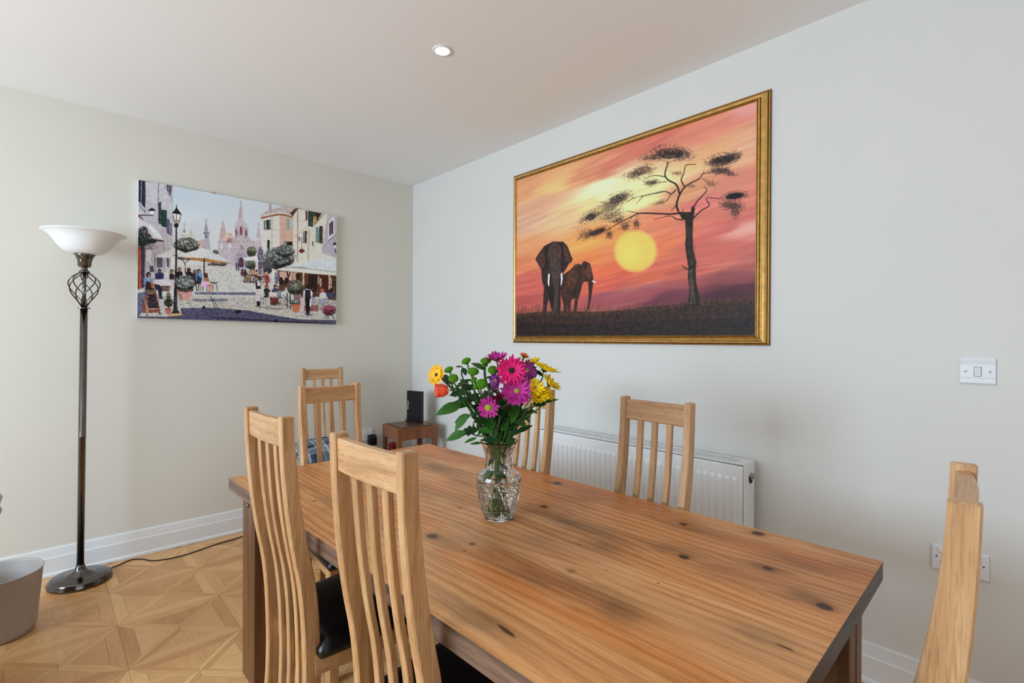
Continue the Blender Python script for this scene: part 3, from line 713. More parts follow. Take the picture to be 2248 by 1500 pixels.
for b, wd in enumerate(bw):
    g = 0.0003; xa, xe = x0+g, x0+wd-g; x0 += wd
    nx = 52; ny = 610
    X, Y = np.meshgrid(np.linspace(xa, xe, nx), np.linspace(-TL/2, TL/2, ny)); x, y = X.ravel(), Y.ravel()
    warp = (fbm(x*4+b*5, y*1.1+b*3, 4, b)-0.5)
    bend = np.zeros_like(x)
    for kx, ky, r, st in KN:
        dx, dy = x-kx, y-ky; q = np.exp(-(dx*dx/(3.2*r)**2+dy*dy/(6.0*r)**2)); bend += np.sign(dx+1e-9)*q*r*2.2*np.minimum(np.abs(dx)/r, 1)
    u = x - bend + warp*0.09
    ring = 0.5+0.5*np.sin(2*math.pi*(u*34+fbm(x*2, y*0.4, 2, b+9)*4)); ring = ring**2.2
    slow = fbm(x*7+2*b, y*1.6, 3, b+20)
    c = basec[b][None, :]*(0.80+0.42*slow)[:, None]
    dk = 0.34*ring*(0.35+0.9*fbm(x*6, y*1.2, 2, 40+b))
    c = c*(1-dk[:, None]*np.array([0.75, 1.0, 1.15]))
    org = np.clip((fbm(x*9+3, y*1.7, 3, 60+b)-0.56)*4, 0, 1)[:, None]; c = c*(1-org)+org*c*np.array([1.02, 0.88, 0.74])
    blot = np.clip((fbm(x*11+7, y*4.5+3, 4, 95)-0.54)*3.2, 0, 0.6)[:, None]; c = c*(1-blot)+c*blot*np.array([0.74, 0.74, 0.76])
    pale = np.clip((fbm(x*8+1, y*3.0+9, 4, 105)-0.56)*3.0, 0, 0.5)[:, None]; c = c*(1-pale)+pale*s2l((222, 182, 132))
    c = c*np.array([1.06, 0.955, 0.90])
    grey = np.array([0.66, 0.70, 0.76])
    for sx, sy, rx, ry, st in ST:
        w_ = np.exp(-(((x-sx)/rx)**2+((y-sy)/ry)**2))*(0.5+1.0*fbm(x*34, y*12, 3, 70)); w_ = np.clip(w_*st*2.5, 0, 0.8)[:, None]
        c = c*(1-w_)+c*w_*grey*0.75
    for kx, ky, r, st in KN:
        dx, dy = x-kx, y-ky; r = r*0.78; d = np.sqrt((dx/r)**2+(dy/(r*1.15))**2)*(1+0.25*(fbm(x*60, y*60, 2, 80)-0.5))
        halo = np.clip(1-(d-1)/1.1, 0, 1)*np.clip(d*1.2, 0, 1)*0.30*st; c = c*(1-halo[:, None]*np.array([0.7, 0.9, 1.0]))
        core = np.clip((1.0-d)/0.18, 0, 1)*min(st, 1)*0.93; kc = s2l((52, 26, 16))[None, :]*(0.7+0.8*fbm(x*90, y*90, 2, 81))[:, None]
        c = c*(1-core[:, None])+kc*core[:, None]
    for kx, ky, rl, rw, st in CR:
        d = np.sqrt(((x-kx-0.10*(y-ky))/rw)**2+((y-ky)/rl)**2)
        core = np.clip((1.0-d)/0.3, 0, 1)[:, None]*st; c = c*(1-core)+s2l((40, 22, 14))[None, :]*core
    # fine pale scratches
    for sx, sy, dx_, dy_ in ((-0.30, -0.69, 0.03, -0.10), (0.02, -0.80, 0.12, 0.02), (-0.10, -0.75, 0.10, -0.02), (0.18, -0.70, -0.05, 0.08)):
        t = np.clip(((x-sx)*dx_+(y-sy)*dy_)/(dx_**2+dy_**2), 0, 1); d = np.hypot(x-sx-t*dx_, y-sy-t*dy_)
        k = np.clip(1-d/0.0016, 0, 1)[:, None]*0.35; c = c*(1-k)+k*s2l((225, 190, 140))
    pos = np.stack([x, y, np.full_like(x, TZ)], 1)
    o = grid_obj('plank', nx, ny, pos, np.clip(c, 0, 0.95), TABM, dt)
    # thickness of the board: sides and underside, darker worn edges
    me = o.data; bm = bmesh.new(); bm.from_mesh(me)
    ch, zb = 0.002, TZ-0.044
    vs = [bm.verts.new(p) for p in [(xa, -TL/2, TZ), (xe, -TL/2, TZ), (xe, TL/2, TZ), (xa, TL/2, TZ), (xa, -TL/2, zb), (xe, -TL/2, zb), (xe, TL/2, zb), (xa, TL/2, zb)]]
    me.materials.append(MT['pine_edge']); me.materials.append(MT['pine_end'])
    for k, mi in (((0, 1, 5, 4), 2), ((1, 2, 6, 5), 1), ((2, 3, 7, 6), 1), ((3, 0, 4, 7), 1), ((4, 5, 6, 7), 1)):
        fc_ = bm.faces.new([vs[i] for i in k]); fc_.material_index = mi
    bm.normal_update(); bm.to_mesh(me); bm.free()
for sx in (-1, 1):
    for sy in (-1, 1):
        lx = sx*(TW/2-0.040-0.055); ly = sy*(TL/2-0.034-0.065)
        lg = empty('leg', (lx, ly, 0)); lg.parent = dt
        mk('leg_outer_board', bbox(sx*0.000-0.055 if sx < 0 else -0.0, 0.0 if sx < 0 else 0.055, -0.065, 0.065, 0, TZ-0.0445, 0.003), MT['pine_dark'], lg)
        mk('leg_inner_board', bbox(0.002 if sx < 0 else -0.055, 0.055 if sx < 0 else -0.002, -0.063, 0.063, 0, TZ-0.0445, 0.003), MT['pine_dark'], lg)
        mk('bolt', xf(lathe([(0.008, 0), (0.008, 0.004), (0.005, 0.007)], 12), Matrix.Translation((sx*0.0548, 0.0, 0.66)) @ Matrix.Rotation(R(90*sx), 4, 'Y')), MT['chrome'], lg)
for sx in (-1, 1): mk('apron', bbox(sx*0.365-0.014, sx*0.365+0.014, -TL/2+0.165, TL/2-0.165, TZ-0.125, TZ-0.0445, 0.002), MT['pine_edge'], dt)
for sy in (-1, 1): mk('end_apron', bbox(-0.31, 0.31, sy*0.845-0.014, sy*0.845+0.014, TZ-0.125, TZ-0.0445, 0.002), MT['pine_end'], dt)

# ================================================================== cut-glass vase with water
VX, VY = 0.9985, 1.122
va = empty('vase', (VX, VY, TZ)); tag(va, 'clear cut-glass vase half full of water on the dining table', 'vase')
VP = [(0.000, .040), (0.006, .045), (0.020, .0505), (0.045, .0575), (0.075, .0635), (0.100, .0665), (0.122, .0675), (0.130, .0660), (0.137, .056), (0.143, .0475), (0.150, .0425), (0.165, .0395), (0.180, .0400), (0.200, .0440), (0.215, .0490), (0.228, .0555), (0.232, .0570)]
def vr(z): return float(np.interp(z, [a for a, b in VP], [b for a, b in VP]))
def vase_mesh():
    n, m = 168, 116; v, f = [], []
    tri = lambda t: abs((t % 1.0)-0.5)*2
    for j in range(m+1):
        z = 0.232*j/m
        for i in range(n):
            th = i/n; r = vr(z); c = 0
            if 0.006 < z < 0.126:
                p = (z-0.006)/0.060; e = min(1, (0.126-z)/0.008, (z-0.006)/0.006)
                d1 = tri(th*9+p*0.5); d2 = tri(th*9-p*0.5); d3 = tri(th*18); d4 = tri(p)
                c = max(max(0, 1-d1/0.20), max(0, 1-d2/0.20), 0.7*max(0, 1-d3/0.12), 0.8*max(0, 1-d4/0.14), 0.8*max(0, 1-tri(th*9+p*1.5)/0.16), 0.8*max(0, 1-tri(th*9-p*1.5)/0.16))*0.0038*e
            elif 0.150 < z < 0.222:
                p = (z-0.150)/0.072; e = min(1, (0.222-z)/0.01, (z-0.150)/0.008)
                d1 = tri(th*8+p*0.5); d2 = tri(th*8-p*0.5); c = max(max(0, 1-d1/0.22), max(0, 1-d2/0.22))*0.0022*e
            r -= c; a = 2*math.pi*th; v.append((r*math.cos(a), r*math.sin(a), z))
    for j in range(m):
        for i in range(n): f.append((j*n+i, j*n+(i+1) % n, (j+1)*n+(i+1) % n, (j+1)*n+i))
    b = len(v); zi = [0.232, 0.228]+[0.22-0.212*k/24 for k in range(25)]
    for k, z in enumerate(zi):
        r = max(vr(z)-(0.0022 if k == 0 else 0.0055), 0.004)
        for i in range(n): a = 2*math.pi*i/n; v.append((r*math.cos(a), r*math.sin(a), z))
    t = m*n
    rows = [t]+[b+k*n for k in range(len(zi))]
    for k in range(len(rows)-1):
        for i in range(n): f.append((rows[k]+i, rows[k]+(i+1) % n, rows[k+1]+(i+1) % n, rows[k+1]+i))
    f.append(tuple(rows[-1]+i for i in range(n))); f.append(tuple(range(n-1, -1, -1)))
    return v, f
GV = NT('cut_glass'); GV.b.inputs['Transmission Weight'].default_value = 1; GV.b.inputs['Roughness'].default_value = 0.0; GV.b.inputs['IOR'].default_value = 1.5; GV.b.inputs['Base Color'].default_value = (0.985, 0.995, 0.99, 1)
mk('glass', vase_mesh(), GV.m, va, False)
WTM = NT('vase_water'); WTM.b.inputs['Transmission Weight'].default_value = 1; WTM.b.inputs['Roughness'].default_value = 0; WTM.b.inputs['IOR'].default_value = 1.33; WTM.b.inputs['Base Color'].default_value = (0.97, 0.99, 0.95, 1)
wp = [(vr(0.0085)-0.0053, 0.0082)]+[(vr(z)-0.0053, z) for z in np.linspace(0.012, 0.118, 16)]
mk('water', lathe(wp, 48, True), WTM.m, va, True)

# ================================================================== flowers
PXM = 719.5
RH = Vector((math.cos(y_), -math.sin(y_), 0)); FH = Vector((math.sin(y_), math.cos(y_), 0)); UP = Vector((0, 0, 1))
VB = Vector((VX, VY, TZ))
def fp(cx, cy, depth=0.0):
    """bouquet position: offsets right/up read off the photo (crop units), plus distance behind the vase axis"""
    px, py = 920+cx*0.28, 740+cy*0.28
    k = 1+depth/1.53
    return VB + RH*((px-1098)/PXM*k) + UP*((1130-py)/PXM*k + (k-1)*0.0) + FH*depth
def leafmesh(n=7, wd=0.34, fold=0.10, curl=0.12, lobes=0):
    v, f = [], []
    for i in range(n+1):
        t = i/n; h = wd*(math.sin(math.pi*t**0.85))**0.9*(1+(0.22*math.cos(2*math.pi*lobes*t) if lobes else 0)); z = -curl*t*t
        v += [(t, h*0.5, z+fold*h), (t, 0, z), (t, -h*0.5, z+fold*h)]
    for i in range(n):
        a = 3*i; f += [(a+1, a+4, a+3, a), (a+2, a+5, a+4, a+1)]
    return v, f
def petalmesh(wd, cup, n=5, notch=False):
    v, f = [], []
    for i in range(n+1):
        t = 0.10+0.90*i/n; h = wd*(math.sin(math.pi*min(1, (t*0.86+0.04))))**0.6; z = cup*(t*t)
        if i == n: h *= 0.45
        v += [(t, h*0.5, z+0.02), (t, 0, z-0.01), (t, -h*0.5, z+0.02)]
    for i in range(n):
        a = 3*i; f += [(a+1, a+4, a+3, a), (a+2, a+5, a+4, a+1)]
    return v, f
def mesh_of(name, vf, m, smooth=True):
    me = bpy.data.meshes.new(name); me.from_pydata(vf[0], [], vf[1]); me.update(); me.materials.append(m)
    if smooth: me.polygons.foreach_set('use_smooth', [True]*len(me.polygons))
    return me
def plantmat(name, c, rough=0.55, noise=0.15, sub=0.0):
    """every petal and leaf object gets its own lightness"""
    t = NT(name); oi = t.add('ShaderNodeObjectInfo'); tc = t.add('ShaderNodeTexCoord')
    nz = t.add('ShaderNodeTexNoise'); nz.inputs['Scale'].default_value = 6; t.con(tc.outputs['Object'], nz.inputs['Vector'])
    a = t.add('ShaderNodeMath', operation='ADD'); t.con(oi.outputs['Random'], a.inputs[0]); t.con(nz.outputs['Fac'], a.inputs[1])
    mr = t.add('ShaderNodeMapRange'); mr.inputs['From Min'].default_value = 0.3; mr.inputs['From Max'].default_value = 1.7
    mr.inputs['To Min'].default_value = 1-noise*2.2; mr.inputs['To Max'].default_value = 1+noise*1.6; t.con(a.outputs[0], mr.inputs['Value'])
    hs = t.add('ShaderNodeHueSaturation'); hs.inputs['Color'].default_value = col(c); t.con(mr.outputs[0], hs.inputs['Value'])
    t.con(hs.outputs[0], t.b.inputs['Base Color']); t.b.inputs['Roughness'].default_value = rough; t.b.inputs['Specular IOR Level'].default_value = 0.3
    return t.m
PC = {'yellow_g': plantmat('petal_golden', (250, 186, 20)), 'yellow': plantmat('petal_yellow', (246, 208, 14)), 'magenta': plantmat('petal_magenta', (182, 36, 132), noise=0.22),
      'purple': plantmat('petal_purple', (146, 52, 150), noise=0.2), 'hot': plantmat('petal_hot_pink', (226, 20, 110)), 'wine': plantmat('petal_wine', (136, 18, 62)), 'orange': plantmat('petal_orange', (240, 120, 40)),
      'coral': plantmat('rose_coral', (230, 84, 58), noise=0.3)}
STEM = plantmat('stem_green', (72, 108, 44)); STEMP = plantmat('stem_pale', (128, 156, 84)); LEAF = plantmat('leaf_dark', (26, 62, 24), 0.42); LEAFM = plantmat('leaf_mid', (46, 90, 26), 0.45); POM = pm('pom_green', (96, 156, 24), 0.7, spec=0.2, noise=0.35, nscale=420, bump=1.0, bscale=600)
EYE = {'green': pm('disc_green', (150, 160, 30), 0.8, noise=0.3, nscale=700), 'dark': pm('disc_dark', (46, 16, 22), 0.8, noise=0.4, nscale=700), 'gold': pm('disc_gold', (196, 120, 14), 0.8, noise=0.35, nscale=700)}
PETM = {}
def petal(kind, wd, cup):
    k = (kind, wd, cup)
    if k not in PETM: PETM[k] = mesh_of('petal', petalmesh(wd, cup), PC[kind])
    return PETM[k]
LM = [mesh_of('leaf', leafmesh(), LEAF), mesh_of('leaf', leafmesh(wd=0.46, fold=0.14, curl=0.2), LEAFM), mesh_of('leaf', leafmesh(n=14, wd=0.55, lobes=4), LEAF), mesh_of('leaf', leafmesh(wd=0.26, fold=0.2, curl=0.05), LEAFM)]
FG = 'mixed flowers standing in the glass vase'
def basis(x, z):
    z = z.normalized(); x = (x-z*x.dot(z)).normalized(); y = z.cross(x)
    return Matrix((x, y, z)).transposed()
def place(me, name, root, pos, x, z, s):
    o = bpy.data.objects.new(name, me); COL.objects.link(o); o.parent = root
    m = basis(x, z).to_4x4() @ Matrix.Diagonal((s, s, s, 1)); m.translation = pos-root.location
    o.matrix_basis = m; return o
foot_i = [0]
def stem_path(head, nrm, bend=0.03):
    """from the head down through the neck of the vase to its floor"""
    i = foot_i[0]; foot_i[0] += 1; a = i*2.39996
    rn = 0.008+0.022*((i*0.618) % 1); nk = VB+Vector((rn*math.cos(a), rn*math.sin(a), 0.172))
    d = (head-nk); side = RH*(d.dot(RH))
    rim = VB+UP*0.228+Vector((rn*math.cos(a), rn*math.sin(a), 0))+side*0.18
    off = rim-(VB+UP*0.228)
    if off.length > 0.042: rim = VB+UP*0.228+off*(0.042/off.length)
    fr = 0.016+0.018*((i*0.37) % 1); ft = VB+Vector((-fr*math.cos(a), -fr*math.sin(a), 0.014))
    low = (nk*0.45+ft*0.55)
    mid = rim.lerp(head, 0.5)-side*0.06-nrm.normalized()*bend*0.5
    return spline([head-nrm.normalized()*0.004, head-nrm.normalized()*0.03+Vector((0, 0, -0.01)), mid, rim, nk, low, ft], 5), ft
def flower_root(head, nrm, name, label, cat='flower', r=0.0022, m=None, leaves=2):
    pts, ft = stem_path(head, nrm)
    root = empty(name, ft); tag(root, label, cat, FG)
    mk('stem', ([tuple(Vector(a)-ft) for a in tube(pts, r, 6)[0]], tube(pts, r, 6)[1]), m or STEM, root, True)
    for k in range(leaves):
        q = pts[3+(foot_i[0]*3+k*4) % 9]; a = random.uniform(-1, 1); s = random.choice((-1, 1))
        dr = (RH*s*random.uniform(.4, 1)+FH*random.uniform(-.8, .5)+UP*random.uniform(.2, .9)).normalized()
        place(LM[(foot_i[0]+k) % 4], 'leaf', root, q, dr, UP*0.8-FH*0.7+RH*random.uniform(-.5, .5), random.uniform(.034, .058))
    return root
def vec(r, u, b): return (RH*r+UP*u+FH*b).normalized()
def daisy(cx, cy, rad, nrm, kind, eye, label, name='daisy_flower', depth=0.0, npet=17, wd=0.30, cup=0.10, er=0.20, two=True, leaves=2, stem=None):
    head = fp(cx, cy, depth); s = rad*0.28/PXM*(1.32 if kind == 'yellow' else 1.16); n = (nrm-FH*(0.35 if kind == 'yellow' else 0)).normalized()
    root = flower_root(head, n, name, label, leaves=leaves, m=stem, r=0.0038 if name == 'gerbera_flower' else 0.0022)
    ref = n.cross(Vector((0.31, 0.2, 0.9))).normalized(); ref2 = n.cross(ref)
    layers = [(1.0, cup, 0), (0.80, cup+0.14, 0.5)] if two else [(1.0, cup, 0)]
    for sc, cp, ph in layers:
        me = petal(kind, wd, round(cp, 2))
        for k in range(npet if sc == 1 else int(npet*0.7)):
            a = 2*math.pi*(k+ph+random.uniform(-.15, .15))/(npet if sc == 1 else int(npet*0.7))
            d = ref*math.cos(a)+ref2*math.sin(a)
            place(me, 'petal', root, head+n*(0.0015 if sc < 1 else 0), (d+n*random.uniform(-.06, .10)), n, s*sc*random.uniform(.84, 1.06))
    em = mesh_of('flower_centre', lathe([(1.0, 0), (0.95, 0.22), (0.6, 0.42), (0.05, 0.46)], 14, True), EYE[eye])
    place(em, 'flower_centre', root, head+n*0.001, ref, n, s*er)
    cm = mesh_of('calyx', lathe([(0.10, -0.55), (0.55, -0.35), (0.95, -0.05), (0.9, 0.0)], 12, True), LEAF)
    place(cm, 'calyx', root, head-n*0.001, ref, n, s*0.26)
    return root
def pompon(cx, cy, rad, nrm, label, depth=0.0):
    head = fp(cx, cy, depth); s = rad*0.28/PXM; n = nrm.normalized()
    root = flower_root(head-n*s*0.5, n, 'pompon_flower', label, leaves=1)
    v, f = [], []; N, K = 26, 13
    for i in range(K+1):
        ph = -math.pi/2+math.pi*i/K
        for k in range(N):
            a = 2*math.pi*(k+0.5*(i % 2))/N; r = 1+0.05*((i+k) % 2)
            zz = math.sin(ph)*(0.62 if ph > 0 else 0.42); v.append((math.cos(ph)*math.cos(a)*r, math.cos(ph)*math.sin(a)*r, zz-(0.10*math.exp(-(math.cos(ph)/0.28)**2) if ph > 0 else 0)))
    for i in range(K):
        for k in range(N): f.append((i*N+k, i*N+(k+1) % N, (i+1)*N+(k+1) % N, (i+1)*N+k))
    place(mesh_of('head', (v, f), POM), 'head', root, head, n.cross(Vector((.3, .2, .9))), n, s)
    place(mesh_of('calyx', lathe([(0.10, -0.75), (0.5, -0.52), (0.85, -0.22), (0.8, -0.15)], 12, True), LEAF), 'calyx', root, head, n.cross(Vector((.3, .2, .9))), n, s)
    return root
daisy(155, 285, 76, vec(-.55, .22, -.85), 'yellow_g', 'dark', 'golden yellow gerbera at the far left of the bouquet', 'gerbera_flower', -.01, 24, .22, .10, .17, leaves=0)
daisy(733, 226, 106, vec(.02, .16, -1), 'hot', 'dark', 'large hot-pink gerbera at the top centre of the bouquet', 'gerbera_flower', -.035, 24, .23, .12, .20, leaves=0, stem=STEMP)
daisy(826, 172, 34, vec(.3, .6, .5), 'orange', 'gold', 'small orange bloom peeking out behind the hot-pink gerbera', 'gerbera_flower', .03, 16, .3, .1, leaves=0)
daisy(618, 172, 82, vec(-.1, .92, -.28), 'magenta', 'green', 'magenta daisy at the very top, facing upward', depth=-.005, cup=.42, npet=16)
daisy(612, 330, 66, vec(-.75, -.05, -.55), 'purple', 'green', 'violet daisy seen edge-on left of the hot-pink gerbera', depth=-.01, cup=.22)
daisy(556, 500, 76, vec(-.16, .06, -1), 'magenta', 'green', 'pink-magenta daisy lowest in front, with a yellow-green centre', depth=-.05, npet=17, er=.30, cup=.06)
daisy(645, 475, 68, vec(.25, .1, -.6), 'wine', 'green', 'dark wine daisy just behind the lowest magenta daisy', depth=-.02, cup=.3)
daisy(775, 375, 106, vec(.02, .36, -.9), 'magenta', 'green', 'big purple-pink daisy below the hot-pink gerbera', depth=-.045, npet=18, er=.17, cup=.2)
daisy(850, 245, 74, vec(.55, .15, -.75), 'purple', 'green', 'purple daisy partly hidden right of the hot-pink gerbera', depth=-.015, cup=.2)
daisy(868, 300, 56, vec(.6, -.2, -.3), 'wine', 'green', 'dark red daisy tucked under the purple one at right', depth=0.0, cup=.2, leaves=0)
daisy(890, 222, 60, vec(-.3, .8, .1), 'yellow', 'gold', 'yellow daisy at the top, left of the tallest yellow bloom', depth=.02, cup=.3, wd=.36, npet=13)
daisy(982, 252, 92, vec(.35, .80, .30), 'yellow', 'gold', 'tallest yellow daisy at upper right, seen from below', depth=.0, cup=.30, wd=.36, npet=15, er=.2)
daisy(1022, 358, 76, vec(.60, .62, .10), 'yellow', 'gold', 'yellow daisy at the far right, tipped outward', depth=-.005, cup=.34, wd=.36, npet=13)
daisy(912, 365, 58, vec(.15, .6, -.7), 'yellow', 'gold', 'small yellow daisy beside the big purple-pink one', depth=-.03, cup=.3, wd=.36, npet=13)
daisy(945, 440, 60, vec(-.1, .75, -.4), 'yellow', 'gold', 'lowest yellow daisy on the right side', depth=-.03, cup=.34, wd=.36, npet=13)
daisy(1000, 425, 50, vec(.6, .4, -.3), 'yellow', 'gold', 'yellow daisy in front of the half-hidden chair post', depth=-.01, cup=.34, wd=.36, npet=12)
for cx, cy, rd, n, lab, dpt in [
 (248, 246, 34, vec(-.35, .75, -.3), 'green pompon bloom nearest the golden gerbera', -.01), (284, 294, 38, vec(.05, .6, -.7), 'green pompon just above the orange rosebud', -.03),
 (380, 188, 37, vec(-.3, .7, -.3), 'highest green pompon on the left side', 0.), (436, 250, 43, vec(.05, .8, -.45), 'green pompon in the middle of the left group', -.02),
 (530, 187, 41, vec(0, .9, -.25), 'green pompon under the topmost magenta daisy', 0.), (522, 236, 24, vec(0, .8, -.3), 'small green pompon behind a pale stem', .02),
 (587, 238, 38, vec(.1, .55, -.6), 'green pompon touching the topmost magenta daisy', -.02), (503, 326, 41, vec(.05, .5, -.8), 'bright green pompon lowest in the group', -.04),
 (440, 325, 26, vec(-.3, .5, -.6), 'half-open green pompon left of the lowest one', -.01), (455, 346, 18, vec(.1, .4, -.8), 'tiny green bud beside the lowest pompon', -.045)]:
    pompon(cx, cy, rd, n, lab, dpt)
# orange rosebud, drooping to the left
head = fp(245, 385, -.03); n = vec(-.95, -.02, -.35)
root = flower_root(head, n, 'rose_bud', 'orange-red rosebud pointing left under the golden gerbera', leaves=1)
s = 0.036
body = lathe([(0.05, 0.0), (0.36, 0.05), (0.48, 0.28), (0.50, 0.60), (0.48, 0.90), (0.38, 1.02), (0.22, 1.05), (0.10, 0.98), (0.01, 0.95)], 20, True)
place(mesh_of('bud', body, PC['coral']), 'bud', root, head, n.cross(UP), n, s*0.92)
for k in range(4):
    a = k*1.62; pv = []; pf = []
    for i in range(7):
        for j in range(6):
            t = a+(i/6-0.5)*2.0; u = j/5; rr = 0.34+0.20*min(u*2.4, 1)+0.012*k-0.06*max(0, u-0.6)+0.07*u**10
            pv.append((rr*math.cos(t), rr*math.sin(t), 0.05+1.02*u-0.10*(2*i/6-1)**2*u))
    for i in range(6):
        for j in range(5): pf.append((i*6+j, (i+1)*6+j, (i+1)*6+j+1, i*6+j+1))
    place(mesh_of('petal', (pv, pf), PC['coral']), 'petal', root, head, n.cross(UP), n, s*0.96)
for k in range(5):
    a = k*1.2566; d = (n*0.92+(n.cross(UP)*math.cos(a)+UP*math.sin(a))*0.42)
    place(LM[3], 'sepal', root, head-n*0.001, d, (n.cross(UP)*math.cos(a)+UP*math.sin(a)), 0.026)
# leafy stems
def leafy(label, leaves, top):
    hd = fp(*top); root = flower_root(hd, vec(0, .8, -.3), 'leafy_stem', label, 'leaves', leaves=0)
    for (ax, ay, bx_, by_, dz, k, dz2) in leaves:
        a = fp(ax, ay, dz); b = fp(bx_, by_, dz2); L = (b-a).length
        place(LM[k], 'leaf', root, a, (b-a), UP*0.75-FH*0.8+RH*random.uniform(-.3, .3), L)
leafy('leafy stem with two broad leaves spreading left', [(350, 515, 150, 550, -.01, 1, -.04), (410, 520, 240, 500, 0, 1, -.02), (405, 560, 278, 612, -.04, 1, -.075), (420, 585, 300, 560, -.02, 1, -.05)], (420, 500, -.01))
leafy('leafy stem with one long leaf low on the left, over the vase rim', [(390, 712, 214, 690, -.03, 1, -.05), (470, 730, 370, 742, -.05, 3, -.07), (480, 700, 340, 640, -.02, 2, -.04), (510, 790, 430, 745, -.03, 3, -.05)], (440, 640, -.02))
leafy('dark lobed leaves beneath the orange rosebud', [(400, 400, 255, 395, -.02, 2, -.04), (385, 440, 300, 450, -.03, 2, -.05), (480, 480, 380, 420, 0, 2, -.02), (450, 420, 380, 340, .01, 0, 0)], (400, 410, -.01))
leafy('dense dark leaves in the middle of the bouquet', [(560, 620, 470, 540, -.03, 0, -.05), (600, 700, 500, 600, -.04, 1, -.06), (640, 760, 520, 690, -.04, 0, -.06), (650, 700, 700, 560, -.03, 1, -.05), (700, 740, 780, 620, -.03, 0, -.05), (720, 690, 800, 560, 0, 2, -.01), (560, 760, 480, 640, 0, 2, 0), (620, 640, 590, 520, 0, 0, 0), (690, 600, 760, 470, .02, 0, .03), (520, 690, 430, 600, .02, 0, .02), (600, 800, 560, 690, -.05, 0, -.06), (700, 800, 760, 690, -.05, 1, -.06)], (620, 520, 0.))
leafy('dark leaves on the right beneath the yellow daisies', [(840, 600, 880, 640, -.02, 0, -.03), (900, 510, 1000, 490, -.01, 2, -.02), (870, 560, 930, 600, 0, 0, 0), (770, 720, 870, 610, -.02, 0, -.03), (800, 640, 860, 520, .01, 0, .02), (780, 560, 830, 450, .01, 3, .02)], (880, 500, 0.))
leafy('upright leafy sprig among the green pompons', [(400, 360, 330, 300, 0, 0, 0), (420, 420, 340, 340, .01, 2, .01), (480, 400, 560, 330, .01, 0, .01), (500, 470, 420, 400, -.01, 0, -.02), (350, 230, 305, 200, 0, 0, -.01), (360, 240, 380, 300, 0, 2, -.01), (540, 420, 600, 330, .02, 0, .02)], (350, 240, 0.02))
leafy('submerged leaf sprig in the neck of the vase', [(600, 900, 560, 980, -.02, 0, -.03), (640, 940, 690, 1020, -.02, 0, -.02), (590, 1010, 520, 1100, -.01, 1, -.03), (650, 1040, 700, 1100, -.01, 0, -.02), (620, 1100, 600, 1180, 0, 3, -.01)], (630, 760, -.02))

rr_ = random.Random(5)
fill_ = []
for i in range(46):
    t = rr_.random(); ax = 620+rr_.uniform(-170, 190)*(0.35+0.65*t); ay = 790-330*t; s_ = 1 if ax > 620 else -1
    fill_.append((ax, ay, ax+s_*rr_.uniform(10, 90), ay-rr_.uniform(30, 120), rr_.uniform(-.05, .03), rr_.choice((0, 0, 2, 3, 1)), rr_.uniform(-.06, .04)))
leafy('thick tangle of dark green leaves just above the vase rim', fill_, (600, 560, -.01))

